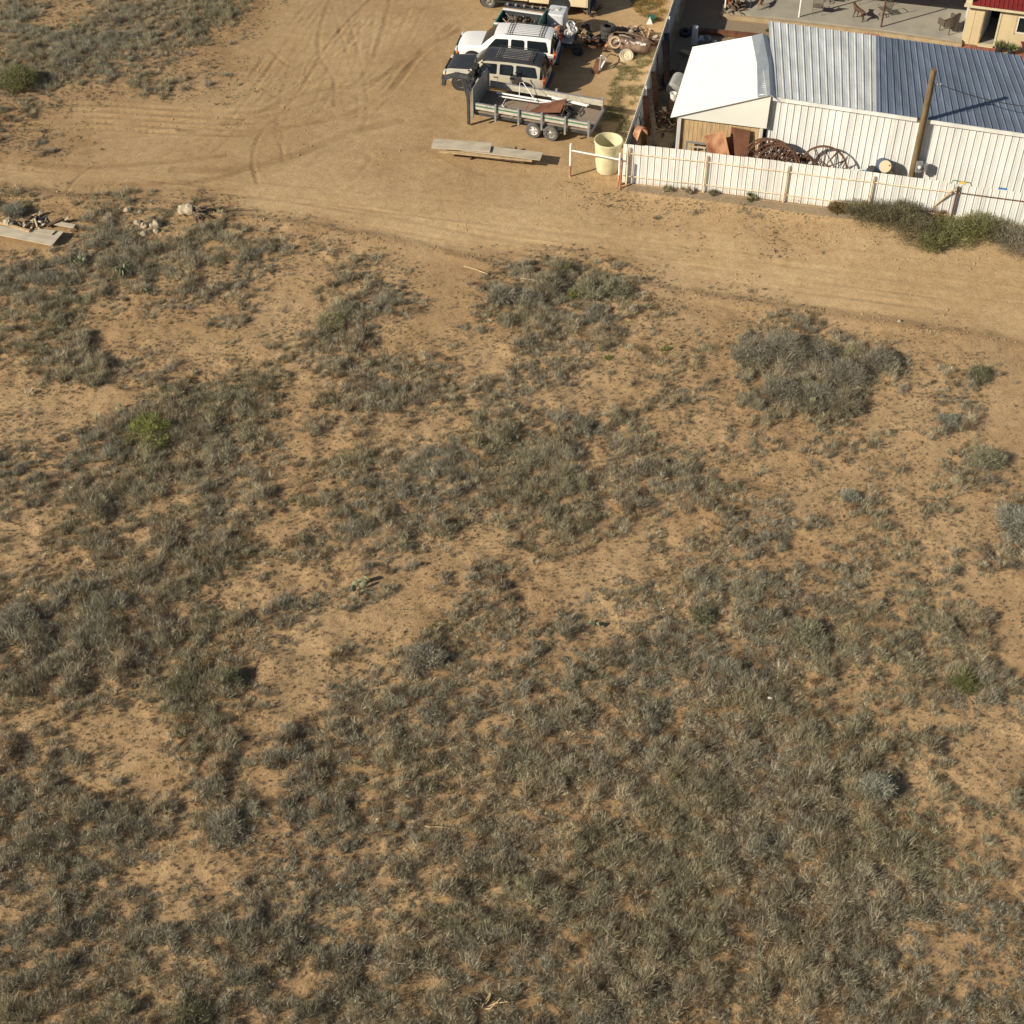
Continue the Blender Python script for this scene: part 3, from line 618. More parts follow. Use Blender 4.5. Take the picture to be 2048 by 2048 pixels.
# ================================================================ MAIN SHED, LEAN-TO AND FENCES
EZ = 3.95
ED = Vector((math.cos(R(-16.4)), math.sin(R(-16.4)), 0)); EN = Vector((-ED.y, ED.x, 0))
A0 = Vector((11.72, 63.01, 0)); LEN = 12.6; DEP = 7.1
def wp(u, v, z): q = A0 + ED*u + EN*v; return Vector((q.x, q.y, z))
shed = empty('metal_shed', wp(0, 0, 0), 0, 'long white ribbed metal building with a two tone low roof behind the fence', 'shed')
def kid(mb, name, m, root, **k):
    o = mb.build(name, m, root, **k); o.matrix_parent_inverse = Matrix.Translation(root.location).inverted() if root.rotation_euler.z == 0 else root.matrix_basis.inverted(); return o
kid(MB().ribbed(wp(0, .06, 0), wp(LEN, .06, 0), wp(LEN, .06, EZ-.1), wp(0, .06, EZ-.1), .31, .035, .035, .006), 'front_wall', M['white_metal'], shed)
kid(MB().ribbed(wp(LEN-.06, .1, 0), wp(LEN-.06, DEP-.1, 0), wp(LEN-.06, DEP-.1, EZ-.4), wp(LEN-.06, .1, EZ-.1), .31, .03), 'side_wall', M['white_metal'], shed)
kid(MB().ribbed(wp(LEN-.1, DEP-.1, 0), wp(.1, DEP-.1, 0), wp(.1, DEP-.1, EZ-.42), wp(LEN-.1, DEP-.1, EZ-.42), .31, .03), 'back_wall', M['white_metal'], shed)
BZ = 3.6; bl = Vector((12.55, 70.75, BZ)); spl = Vector((17.56, 69.27, BZ)); br = Vector((24.12, 67.33, BZ))
f0 = wp(.12, -.05, EZ); fs_ = Vector(at(1755, 216, EZ)); fs_ = wp((fs_-A0).dot(ED), -.05, EZ); f1 = wp(LEN-.1, -.05, EZ)
brx = br + (f1-br)*0
kid(MB().ribbed(f0, fs_, spl, bl + Vector((.0, 0, 0)), .325, .032, .04, .008), 'light_roof', M['roof_light'], shed)
kid(MB().ribbed(fs_ + ED*.003, f1, br, spl + ED*.003, .325, .034, .04, .008), 'sky_tinted_roof', M['roof_sky_tint'], shed)
m = MB(); m.bar(wp(0, -.09, EZ-.07), wp((fs_-A0).dot(ED)+1.8, -.09, EZ-.07), .06, .17); m.bar(wp((fs_-A0).dot(ED)+2.15, -.09, EZ-.07), wp(LEN+.1, -.09, EZ-.07), .06, .17)
kid(m, 'eave_trim', M['trim'] if False else M['white_metal'], shed)
# red roofed corner beyond the shed
m = MB().ribbed(Vector((24.4, 66.4, 3.3)), Vector((27.5, 65.5, 3.3)), Vector((28.4, 68.2, 3.3)), Vector((24.62, 69.3, 3.3)), .3, .03)
rr_ = empty('red_roof_lean_to', (24.4, 66.4, 0), 0, 'sliver of red metal roof beyond the right end of the sky-tinted roof', 'lean-to')
kid(m, 'roof', M['redroof'], rr_); kid(MB().box(24.9, 27.6, 66.6, 68.3, 0, 3.2), 'wall', M['housewall'], rr_)
# lean-to with white roof and gable
LT = empty('lean_to', (7.6, 63.3, 0), 0, 'white roofed lean-to with plywood front at the left end of the metal building', 'lean-to')
a1 = Vector((7.33, 63.72, 2.42)); a2 = Vector((8.92, 70.40, 2.42)); r1 = Vector((11.5, 62.72, 4.12)); r2 = Vector((11.88, 69.1, 3.75))
kid(MB().ribbed(a1, Vector(r1)*1.0 - Vector((.1, 0, 0)), r2 - Vector((.1, 0, 0)), a2, 99, .02) if False else MB().ribbed(a2, a1, r1, r2, .19, .035, .03), 'roof', M['bright_white'], LT)
m = MB(); fr = Vector((11.66, 62.80, 2.40)); fl = Vector((7.5, 63.80, 2.40)); g = [fl, fr, Vector((11.68, 62.80, 4.13)), Vector((11.3, 62.9, 4.10))]
nn = Vector((.22, .97, 0))*.05; m.add([*g, *[p+nn for p in g]], [(0, 1, 2, 3), (7, 6, 5, 4), (0, 4, 5, 1), (1, 5, 6, 2), (2, 6, 7, 3), (3, 7, 4, 0)]); kid(m, 'gable_panel', M['bright_white'], LT)
m = MB(); q = [r1 + Vector((-.42, .1, -.10)), r1 + Vector((.12, .0, .06)), r2 + Vector((.18, 0, .08)), r2 + Vector((-.34, 0, -.06))]; mid1 = (q[1]+q[2])/2 + Vector((.10, 0, .0)); mid0 = (q[0]+q[3])/2 + Vector((.1, 0, .09))
m.add([q[0], q[1], mid1, q[2], q[3], mid0] + [p - Vector((0, 0, .03)) for p in (q[0], q[1], mid1, q[2], q[3], mid0)], [(0, 1, 2, 5), (5, 2, 3, 4), (11, 8, 7, 6), (10, 9, 8, 11), (0, 6, 7, 1), (1, 7, 8, 2), (2, 8, 9, 3)])
kid(m, 'ridge_flashing', M['flash'], LT)
m = MB(); q2 = [q[1], q[1] + Vector((.42, 0, -.30)), mid1 + Vector((.42, 0, -.38)), q[2] + Vector((.5, 0, -.36)), q[2], mid1]; m.add(q2 + [p - Vector((0, 0, .03)) for p in q2], [(0, 1, 2, 5), (5, 2, 3, 4), (11, 8, 7, 6), (10, 9, 8, 11), (0, 6, 7, 1), (1, 7, 8, 2), (2, 8, 9, 3)])
kid(m, 'side_flashing', M['roof_light'], LT)
wl = Vector((7.75, 63.88, 0)); wr = Vector((11.5, 62.99, 0)); wd = (wr-wl).normalized()
kid(MB().ribbed(wl + Vector((0, .06, 0)), wr + Vector((0, .06, 0)), wr + Vector((0, .06, 2.4)), wl + Vector((0, .06, 2.4)), .2, .012, .01), 'plywood_wall', M['wood_new'], LT)
m = MB().bar(wl + wd*.02 + Vector((0, -.02, 0)), wl + wd*.02 + Vector((0, -.02, 2.40)), .15, .15); kid(m, 'corner_post', M['bright_white'], LT)
m = MB().bar(wr + Vector((-.03, -.02, 0)), wr + Vector((-.03, -.02, 2.40)), .13, .13); kid(m, 'corner_post', M['bright_white'], LT)
kid(MB().ribbed(Vector((8.95, 70.1, 0)), wl + Vector((.0, .1, 0)), wl + Vector((.0, .1, 2.35)), Vector((8.95, 70.1, 2.35)), .3, .02), 'side_wall', M['white_metal'], LT)
# front fence
FPTS = [(5.1, 62.1), (8.88, 61.32), (12.47, 60.5), (16.2, 59.65), (19.84, 58.8), (25.5, 57.45)]
def fy(x): return float(np.interp(x, [p[0] for p in FPTS], [p[1] for p in FPTS]))
FH = 2.06
ff = empty('white_metal_fence', (5.1, 62.1, 0), 0, 'long white ribbed sheet metal fence with rusty posts and rails along the dirt road', 'fence')
fr_ = random.Random(4); xs_ = [5.1]
while xs_[-1] < 25: xs_.append(min(25.3, xs_[-1] + fr_.choice((.954, 1.59, 1.908))))
for a, b in zip(xs_[:-1], xs_[1:]):
    a = (a, fy(a) + fr_.uniform(-.012, .012)); b = (b-.004, fy(b) + fr_.uniform(-.012, .012)); h0 = (FH if a[0] < 19 else FH-.06) + fr_.uniform(-.022, .022)
    kid(MB().ribbed(Vector((a[0], a[1], 0)), Vector((b[0], b[1], 0)), Vector((b[0], b[1], h0)), Vector((a[0], a[1], h0)), .318, .03, .028, .008), 'panel', M['white_metal'], ff)
for i, x in enumerate((5.32, 8.83, 12.42, 16.13, 19.72, 23.0)):
    y = fy(x) - .12; m = MB().tube([(x, y, -.05), (x, y, 1.95)], .045, 8); kid(m, 'post', M['rust'] if i == 4 else M['post'], ff, smooth=40)
for z in (.42, 1.62):
    for (a, b) in zip(FPTS[:-1], FPTS[1:]):
        m = MB().tube([(a[0], a[1]-.085, z), ((a[0]+b[0])/2, (a[1]+b[1])/2-.085, z-.02), (b[0], b[1]-.085, z)], .024, 6); kid(m, 'rail', M['rust'] if (z > 1 and a[0] > 19) else M['post'], ff, smooth=40)
m = MB().bar(Vector((5.1, 62.0, .0)), Vector((25, fy(25)-.07, .0)), .04, .08); kid(m, 'kick_board', M['clod'], ff)
br_ = MB().tube([(at(1855, 424, .35)), (19.6, fy(19.6)-.22, 1.95)], .035, 8); tag(br_.build('brace_pole', M['wood_tan'], None, smooth=40), 'yellowish wooden pole leaning on the fence post above the hedge', 'pole')
# side fence, seen on its shaded inner face
sfd = Vector((8.45-5.61, 76.15-63.88, 0)).normalized(); s0 = Vector((5.18, 62.12, 0)); s1 = s0 + sfd*26
sf = empty('side_fence', tuple(s0), 0, 'white corrugated metal side fence running away from the road, shaded inside', 'fence')
kid(MB().ribbed(s1, s0, s0 + Vector((0, 0, 2.0)), s1 + Vector((0, 0, 2.0)), .19, .035, .045), 'panel', M['white_metal'], sf)
for k in range(6):
    p = s0 + sfd*(1.6 + k*3.6) + Vector((.09, 0, 0)); kid(MB().tube([(p.x, p.y, 0), (p.x, p.y, 2.08)], .04, 7), 'post', M['white_paint'] if k in (1, 3, 4) else M['rust'], sf)
for z in (.4, 1.6):
    a = s0 + Vector((.05, 0, z)); b = s1 + Vector((.05, 0, z)); kid(MB().tube([a, b], .02, 6), 'rail', M['galv'], sf)

# ================================================================ UTILITY POLE AND METER
px_, py_ = 18.19, 60.85
up = empty('utility_pole', (px_, py_, 0), 0, 'brown wooden service pole standing between the fence and the metal building', 'utility pole')
kid(MB().tube([(px_, py_, 0), (px_, py_, 3.2), (px_, py_, 6.45)], [.155, .14, .125], 14), 'pole', M['pole'], up, smooth=40)
m = MB().tube([(px_+.155, py_-.06, 1.9), (px_+.145, py_-.06, 4), (px_+.135, py_-.05, 5.6), (px_+.17, py_-.02, 5.8)], .022, 6); kid(m, 'conduit', M['galv'], up, smooth=40)
m = MB(); m.lathe([(.03, 0), (.05, .03), (.05, .07), (.02, .10)], 10, T(px_+.30, py_-.03, 5.68)); m.lathe([(.03, 0), (.05, .03), (.05, .07), (.02, .10)], 10, T(px_+.42, py_-.03, 5.72)); m.tube([(px_+.1, py_, 5.7), (px_+.45, py_-.03, 5.72)], .015, 6); kid(m, 'insulator_bracket', M['galv'], up)
m = MB().tube([(px_+.2, py_-.05, 5.75), (px_+.2, py_-.08, 5.3), (px_+.32, py_-.08, 5.0), (px_+.48, py_-.06, 5.15), (px_+.42, py_-.04, 5.6)], .014, 6); kid(m, 'drip_loop', M['cable'], up)
mb_ = empty('meter_box', (px_+.05, py_-.25, 1.55), 0, 'grey electric meter box fixed to the base of the wooden pole', 'meter box')
MB().box(-.02, .26, -.12, .06, -.02, .50).build('box', M['galv'], mb_, bevel=.01); MB().lathe([(.085, 0), (.085, .05), (.05, .075), (.001, .085)], 16, T(.12, -.12, .27, R(90)), cap=False).build('meter_glass', M['clear_lens'], mb_, smooth=50)
MB().box(.3, .48, -.10, .06, .02, .40).build('breaker_box', M['galv'], mb_, bevel=.01)
# service cable sagging to the right
c0 = Vector((px_+.43, py_-.03, 5.74)); c1 = c0 + Vector((9.0, -.9, -.2)); pts = [c0.lerp(c1, t) - Vector((0, 0, 3.4*t*(1-t)*(.9 if t < .5 else 1))) for t in np.linspace(0, 1, 24)]
tag(MB().tube(pts, .017, 6).build('service_cable', M['cable'], None, smooth=40), 'black service cable sagging from the pole top over the sky-tinted roof', 'cable')
# ================================================================ VEHICLES
def round_poly(pts, r=.07, n=4):
    out = []; N = len(pts)
    for i in range(N):
        p = Vector(pts[i]); a = Vector(pts[i-1]); b = Vector(pts[(i+1) % N]); da = (a-p); db = (b-p); q = min(r, da.length*.45, db.length*.45)
        p0 = p + da.normalized()*q; p1 = p + db.normalized()*q
        for k in range(n+1):
            t = k/n; out.append(tuple(p0*(1-t)**2 + p*2*t*(1-t) + p1*t*t))
    return out
def wheel(root, x, y, r, w, side, rim, tyre=None):
    t = MB(); Mx = T(x, y, r, R(90)*side)
    t.lathe([(r*.62, -w*.5), (r*.90, -w*.5), (r*.985, -w*.36), (r, -w*.2), (r, w*.2), (r*.985, w*.36), (r*.90, w*.5), (r*.62, w*.5), (r*.60, w*.3), (r*.60, -w*.3)], 28, Mx, cap=False)
    o = t.build('tyre', tyre or M['rubber'], root, smooth=35)
    k = MB(); k.lathe([(r*.61, -w*.4), (r*.61, w*.42), (r*.57, w*.46), (r*.50, w*.30), (r*.28, w*.26), (r*.22, w*.34), (r*.12, w*.40), (.001, w*.40)], 24, Mx, cap=False)
    o2 = k.build('rim', rim, o, smooth=30)
    h = MB()
    for i in range(5):
        a = 2*math.pi*i/5; h.lathe([(r*.075, 0), (r*.07, .012)], 8, Mx @ T(math.cos(a)*r*.40, math.sin(a)*r*.40, w*.285))
    h.build('rim_holes', M['black_plastic'], o)
    return o
SUVS = [  # x, sill, half width, shoulder, roof half width, top
      (2.60, .50, .66, .80, .58, .86), (2.50, .42, .88, .90, .74, 1.00), (2.30, .38, .97, .97, .82, 1.09), (1.9, .36, .99, 1.02, .84, 1.13), (1.28, .36, .99, 1.06, .86, 1.175),
      (.98, .36, .99, 1.09, .80, 1.47), (.62, .36, .99, 1.10, .735, 1.78), (.38, .36, .99, 1.10, .72, 1.84), (-.6, .36, .99, 1.10, .715, 1.875), (-1.5, .36, .99, 1.10, .71, 1.87), (-2.15, .36, .985, 1.10, .70, 1.84),
      (-2.38, .38, .98, 1.10, .70, 1.76), (-2.52, .40, .97, 1.09, .78, 1.36), (-2.60, .42, .95, 1.06, .86, 1.08), (-2.64, .46, .90, .80, .84, .84)]
def suv(name, label, loc, heading, body_m, top_m, rim):
    root = empty(name, loc, heading, label, 'SUV', 'parked full size SUVs')
    S0 = SUVS
    S = [(a*.985, b, c*.975, d_*.955, e*.975, f*.94) for (a, b, c, d_, e, f) in S0]
    top_f = {'hood': [], 'windscreen': [], 'roof': [], 'rear_window': []}; V = []; F = []; NP = 17
    for (x, zb, w_, zs, wr, zr) in S:
        h = [(w_-.10, zb), (w_-.01, zb+.12), (w_+.005, (zb+zs)/2), (w_, zs-.10), (w_-.03, zs), (wr+.03, zr-.075), (wr-.06, zr-.012), (wr*.45, zr+.015)]
        sec = [(x, y, z) for y, z in h] + [(x, 0, zr+.025)] + [(x, -y, z) for y, z in h[::-1]]; V += sec
    for i in range(len(S)-1):
        xm = (S[i][0]+S[i+1][0])/2
        for k in range(NP):
            a, b, c, d_ = i*NP+k, i*NP+(k+1) % NP, (i+1)*NP+(k+1) % NP, (i+1)*NP+k; f = (a, d_, c, b)
            key = None
            if k in (6, 7, 8, 9):
                if xm > 1.25 and xm < 2.55: key = 'hood'
                elif .6 < xm < 1.25: key = 'windscreen'
                elif -2.2 < xm < .62: key = 'roof'
                elif -2.55 < xm < -2.2: key = 'roof' if xm > -2.3 else 'rear_window'
            if k in (5, 10) and -2.3 < xm < .62 and body_m is not M['suvwhite']: key = 'roof'
            if k in (4, 5, 10, 11) and -2.5 < xm < -2.3: key = 'rear_window'
            (top_f[key] if key else F).append(f)
    F += [tuple(range(NP))[::-1][::-1], tuple((len(S)-1)*NP+k for k in range(NP))[::-1]]
    MB().add(V, F).build('body', body_m, root, smooth=38)
    for key, mm in (('hood', top_m), ('windscreen', M['glass']), ('roof', top_m), ('rear_window', M['glass'])): MB().add(V, top_f[key]).build(key, mm, root, smooth=38)
    # side glass follows the lean of the cabin
    def sidez(x, z):   # outer y at height z
        i = max(j for j in range(len(S)) if S[j][0] >= x); i = min(i, len(S)-2); t = (S[i][0]-x)/(S[i][0]-S[i+1][0]); g = [S[i][q]*(1-t)+S[i+1][q]*t for q in range(6)]
        z0, y0, z1, y1 = g[3], g[2]-.03, g[5]-.075, g[4]+.03; u = (z-z0)/(z1-z0); return y0*(1-u)+y1*u
    W = {'front_window': [(.92, 1.09), (.52, 1.54), (-.16, 1.57), (-.16, 1.09)], 'rear_door_window': [(-.30, 1.09), (-.30, 1.58), (-.92, 1.58), (-1.0, 1.52), (-1.0, 1.09)], 'cargo_window': [(-1.16, 1.09), (-1.12, 1.59), (-2.10, 1.57), (-2.24, 1.09)]}
    for s in (1, -1):
        for nm, poly in W.items():
            q = round_poly([(x, z, 0) for x, z in poly], .07); vs = []
            for (x, z, _) in q: vs.append((x, s*(sidez(x, z)+.008), z))
            n = len(vs); vs += [(x, y-s*.03, z) for (x, y, z) in vs]; fs = [tuple(range(n)) if s < 0 else tuple(range(n))[::-1]] + [(i, (i+1) % n, n+(i+1) % n, n+i) for i in range(n)]
            MB().add(vs, fs).build(nm, M['glass'], root)
        for x in (-.23, -1.08, .95):
            m = MB(); m.box(x-.006, x+.006, s*.962 if s > 0 else -.975, s*.975 if s > 0 else -.962, .48, 1.0); m.build('door_seam', M['black_plastic'], root)
        for x in (-.10, -.98): MB().box(x-.09, x+.09, min(s*.99, s*1.02), max(s*.99, s*1.02), .95, .99).build('door_handle', M['black_plastic'], root, bevel=.008)
        # arches and wheels
        for x in (1.68, -1.60):
            MB().lathe([(.47, 0), (.47, .012), (.001, .012)], 26, T(x, s*(.995), .42, R(-90)*s), cap=False).build('wheel_arch', M['black_plastic'], root)
            wheel(root, x, s*.90, .385, .26, -s, rim)
        mi = MB().box(-.11, .11, -.04, .04, -.09, .09, T(.72, s*1.13, 1.17)); mi.tube([(.74, s*.95, 1.12), (.72, s*1.1, 1.14)], .02, 6); mi.build('wing_mirror', M['black_plastic'], root, bevel=.02)
        tl = MB().box(-.045, .045, -.06, .06, -.20, .20, T(-2.575, s*.915, .98)); tq = tl.build('tail_light', M['red_lens'], root, bevel=.015)
        MB().box(-.05, .05, -.065, .065, -.05, .05, T(-2.577, s*.915, 1.08)).build('turn_lens', M['amber_lens'], tq)
        MB().box(-.06, .05, -.15, .15, -.08, .08, T(2.56, s*.74, .80)).build('headlight', M['clear_lens'], root, bevel=.02)
        MB().box(-.05, .05, -.06, .05, -.05, .06, T(2.50, s*.915, .68)).build('front_indicator', M['amber_lens'], root, bevel=.01)
        MB().box(1.05-2.2, 1.2, s*.96-.03, s*.96+.03, .36, .40).build('running_board', M['black_plastic'], root)
        MB().tube([(.05, s*.66, 1.80), (0, s*.66, 1.80), (-1.95, s*.655, 1.80)], .016, 6).build('roof_rail', M['black_plastic'], root)
    MB().box(2.44, 2.70, -.93, .93, .42, .62).build('front_bumper', M['black_plastic'], root, bevel=.04)
    MB().box(2.55, 2.63, -.58, .58, .66, .88).build('grille', M['black_plastic'], root, bevel=.02)
    MB().box(-2.80, -2.55, -.92, .92, .44, .60).build('rear_bumper', M['black_plastic'], root, bevel=.04)
    for x in (-.10, -.22, -1.72, -1.84): MB().tube([(x, -.66, 1.81), (x, 0, 1.85), (x, .66, 1.81)], .017, 6).build('roof_bar', M['black_plastic'], root)
    rb = MB()
    for y in (-.42, -.25, -.08, .08, .25, .42): rb.box(-1.9, 0, y-.012, y+.012, 1.772, 1.792)
    rb.build('roof_rib', M['rimgrey'] if body_m is M['pewter'] else M['galv'], root)
    MB().tube([(1.2, .45, 1.14), (1.0, .1, 1.36)], .012, 5).build('wiper', M['black_plastic'], root)
    MB().box(-.015, .015, -.16, .16, -.08, .08, T(-2.66, 0, .86)).build('number_plate_recess', M['galv'], root)
    return root
silver = suv('suv', 'pewter SUV with dark-reflecting hood and dark roof rack, nearer of the two behind the trailer', (-.72, 71.05, 0), R(180-13), M['pewter'], M['pewter_sky_dark'], M['rimgrey'])
white = suv('suv', 'white SUV with white roof, parked beyond the pewter one', (-.20, 73.55, 0), R(180-10.5), M['suvwhite'], M['suvwhite'], M['rimgrey'])
# ---- service truck
def truck():
    r = empty('service_truck', (1.35, 79.72, 0), R(180-12), 'cream utility service truck with side lockers, farthest vehicle cut by the top edge', 'truck')
    b = MB(); prof = [(3.35, .55), (3.40, 1.0), (3.1, 1.28), (2.2, 1.36), (1.75, 1.98), (1.2, 2.10), (.35, 2.08), (.28, 1.2), (.28, .55)]
    n = len(prof); b.add([(x, -.98, z) for x, z in prof] + [(x, .98, z) for x, z in prof], [tuple(range(n)), tuple(range(2*n-1, n-1, -1))] + [(i, n+i, n+(i+1) % n, (i+1) % n) for i in range(n)]); b.build('cab', M['truckcream'], r, bevel=.05, smooth=40)
    for s in (1, -1):
        q = round_poly([(1.95, 1.30, 0), (1.55, 1.92, 0), (.5, 1.92, 0), (.5, 1.30, 0)], .08); vs = [(x, s*.99, z) for x, z, _ in q]; k = len(vs); vs += [(x, s*.96, z) for x, z, _ in q]
        MB().add(vs, [tuple(range(k)), tuple(range(2*k-1, k-1, -1))] + [(i, (i+1) % k, k+(i+1) % k, k+i) for i in range(k)]).build('side_window', M['glass'], r)
        MB().box(.35, 2.15, min(s*1.0, s*1.12), max(s*1.0, s*1.12), .42, .50).build('step', M['black_plastic'], r)
        m = MB()
        for x in (.55, 1.95): m.box(x-.008, x+.008, min(s*.975, s*.988), max(s*.975, s*.988), .62, 1.3)
        m.build('door_seam', M['black_plastic'], r)
        wheel(r, 2.45, s*.92, .42, .28, -s, M['rimgrey'], M['rubber_worn']); wheel(r, -1.45, s*.88, .42, .40, -s, M['rimgrey'], M['rubber'])
        MB().lathe([(.54, 0), (.54, .02), (.001, .02)], 28, T(2.45, s*.975, .50, R(-90)*s), cap=False).build('wheel_arch', M['black_plastic'], r)
        MB().lathe([(.60, 0), (.60, .02), (.001, .02)], 28, T(-1.45, s*1.055, .60, R(-90)*s), cap=False).build('wheel_arch', M['black_plastic'], r)
        for (x0, x1, z0, z1) in ((-.9, .18, .62, 1.62), (-2.05, -.85, 1.24, 1.62), (-2.95, -2.1, .62, 1.62)):
            o = MB().box(x0+.02, x1-.02, min(s*1.06, s*1.075), max(s*1.06, s*1.075), z0, z1).build('locker_door', M['truckcream'], r, bevel=.006)
            MB().box((x0+x1)/2-.05, (x0+x1)/2+.05, min(s*1.07, s*1.09), max(s*1.07, s*1.09), (z0+z1)/2-.07, (z0+z1)/2+.07).build('latch', M['black_plastic'], o)
    MB().box(-3.0, .22, -1.06, -.55, .58, 1.66).build('side_locker', M['truckcream'], r, bevel=.012); MB().box(-3.0, .22, .55, 1.06, .58, 1.66).build('side_locker', M['truckcream'], r, bevel=.012)
    MB().box(-3.0, .2, -.55, .55, .62, .80).build('bed_floor', M['galv'], r); MB().box(-3.2, 3.3, -.42, .42, .42, .58).build('chassis', M['dark_steel'], r)
    MB().box(-3.28, -3.02, -.95, .95, .48, .62).build('rear_bumper', M['dark_steel'], r); m = MB()
    m.box(-3.12, -3.03, -1.06, -.98, .35, 1.7); m.box(-3.12, -3.03, .98, 1.06, .35, 1.7); m.box(-3.09, -3.03, -.97, .97, .64, 1.7); m.build('tailgate', M['dark_steel'], r)
    wsv = [(2.18, -.8, 1.39), (2.18, .8, 1.39), (1.78, .72, 1.95), (1.78, -.72, 1.95)]; MB().add(wsv + [(x-.04, y, z-.03) for x, y, z in wsv], [(0, 1, 2, 3), (7, 6, 5, 4), (0, 4, 5, 1), (1, 5, 6, 2), (2, 6, 7, 3), (3, 7, 4, 0)]).build('windscreen', M['glass'], r)
truck()
# pile behind the truck
def junkpile(name, loc, n, spread, hgt, mats, lb, cat, seed, lmax=.7):
    """an untidy heap: many bent scraps, one body per material"""
    rr = random.Random(seed); root = empty(name, loc, 0, lb, cat); bins = {}
    for i in range(n):
        m = rr.choice(mats); b = bins.setdefault(m, MB()); x = rr.gauss(0, spread*.45); y = rr.gauss(0, spread*.4); z = rr.random()*hgt*max(.15, 1-math.hypot(x, y)/spread)
        a = rr.random()*6.28; e = rr.gauss(0, .35); l = lmax*(.25+.75*rr.random()); d_ = Vector((math.cos(a)*math.cos(e), math.sin(a)*math.cos(e), math.sin(e)))*l; p = Vector((x, y, max(z, .04)))
        k = rr.random()
        if k < .4: b.bar(p - d_/2, p + d_/2 + Vector((0, 0, .02)), .03+.07*rr.random(), .02+.04*rr.random())
        elif k < .75: b.tube([p - d_/2, p + Vector((0, 0, .1*rr.random())), p + d_/2], .012+.03*rr.random(), 6)
        elif k < .9: b.lathe([(.04, -.04), (.12, -.03), (.13, .03), (.05, .05)], 9, T(p.x, p.y, p.z+.05, rr.random()*3, rr.random()*3, 0))
        else: b.box(-.12, .12, -.09, .09, -.05, .07, T(p.x, p.y, p.z+.05, rr.random(), rr.random(), a))
    for m, b in bins.items(): b.build({'rust': 'rusty_scrap', 'bark': 'wood_scrap', 'dark_steel': 'steel_scrap', 'chrome': 'bright_scrap', 'galv': 'grey_scrap', 'black_plastic': 'black_scrap', 'wood_tan': 'timber_scrap', 'wood_grey': 'board_scrap', 'rust_sheet': 'sheet_scrap', 'white_paint': 'white_scrap', 'teal': 'teal_scrap', 'yellow': 'yellow_scrap', 'cable': 'hose_scrap'}.get(m, 'scrap'), M[m], root)
    return root
junkpile('scrap_heap', tuple(at(1178, 22)), 60, .6, 1.0, ['bark', 'dark_steel', 'rust'], 'tangle of brown scrap hanging at the rear of the cream truck', 'scrap', 3)
# ---- teal pickup-bed trailer
def bed_trailer():
    r = empty('pickup_bed_trailer', (.55, 75.75, 0), R(-16.6), 'teal and white pickup bed trailer heaped with scrap beside the white SUV', 'trailer')
    W = .82
    for s, n_ in ((-1, 'bed_side'), (1, 'bed_side')):
        o = MB().box(-1.3, 1.15, s*W-.06, s*W+.06, .62, 1.12).build(n_, M['teal'], r, bevel=.02)
        MB().box(-1.31, 1.16, s*W-.075, s*W+.075, 1.105, 1.16).build('top_rail', M['suvwhite'], o, bevel=.01)
        MB().box(-1.345, -1.29, s*W-.07, s*W+.07, .78, 1.02).build('tail_light', M['red_lens'], r)
        wheel(r, .1, s*.92, .36, .24, s, M['rimgrey'])
    for q_ in (-W+.07, W-.10): MB().box(-1.25, 1.08, q_, q_+.03, .66, 1.10).build('liner', M['dark_steel'], r)
    MB().box(-1.33, -1.27, -W, W, .64, 1.10).build('tailgate', M['teal'], r, bevel=.01); MB().box(1.09, 1.15, -W, W, .62, 1.55).build('front_board', M['green_stripe'], r, bevel=.01)
    MB().box(-1.27, 1.1, -W+.06, W-.06, .60, .66).build('bed_floor', M['dark_steel'], r); MB().box(-1.2, 2.0, -.35, -.27, .48, .60).build('frame_rail', M['rust'], r); MB().box(-1.2, 2.0, .27, .35, .48, .60).build('frame_rail', M['rust'], r)
bed_trailer()
junkpile('scrap_load', (.30, 75.78, .72), 150, .95, .5, ['rust', 'galv', 'bark', 'dark_steel', 'bark', 'black_plastic', 'wood_tan'], 'mixed rusty pipes and parts filling the teal pickup bed', 'scrap', 11, .9)
def sprayer_boom():
    r = empty('black_frame', (.75, 76.95, 1.05), R(-13), 'black lattice frame lying across the far side of the teal bed', 'frame'); m = MB()
    for y in (-.1, .12): m.bar((-1.2, y, .12), (1.1, y, .10), .06, .08)
    r2 = m.build('long_bars', M['dark_steel'], r); m = MB()
    for i in range(9): x = -1.1+i*.27; m.bar((x, -.14, .12), (x+.12, .16, .13), .03, .06)
    m.build('cross_bars', M['black_plastic'], r); m = MB()
    for i in range(5): m.lathe([(.05, -.06), (.07, 0), (.05, .08)], 8, T(-1+i*.45, .0, .2))
    m.build('brackets', M['galv'], r)
sprayer_boom()
tk = empty('water_tank', (2.38, 76.15, .45), R(-14), 'white translucent square plastic tank with rounded corners behind the white SUV', 'tank')
MB().prism([(x, y) for x, y, z in round_poly([(-.48, -.55, 0), (.48, -.55, 0), (.48, .55, 0), (-.48, .55, 0)], .16)], 0, 1.0).build('tank_body', M['plastic_white'], tk, bevel=.07, smooth=40)
MB().lathe([(.13, 0), (.13, .06), (.001, .065)], 14, T(0, .1, 1.0), cap=False).build('lid', M['plastic_white'], tk); MB().tube([(-.3, -.2, 1.03), (-.1, .0, 1.1), (.1, -.1, 1.04), (.25, .15, 1.08)], .02, 6).build('hose', M['cushion'], tk)
MB().box(-.5, .5, -.55, .55, -.45, -.01).build('stand', M['dark_steel'], tk)
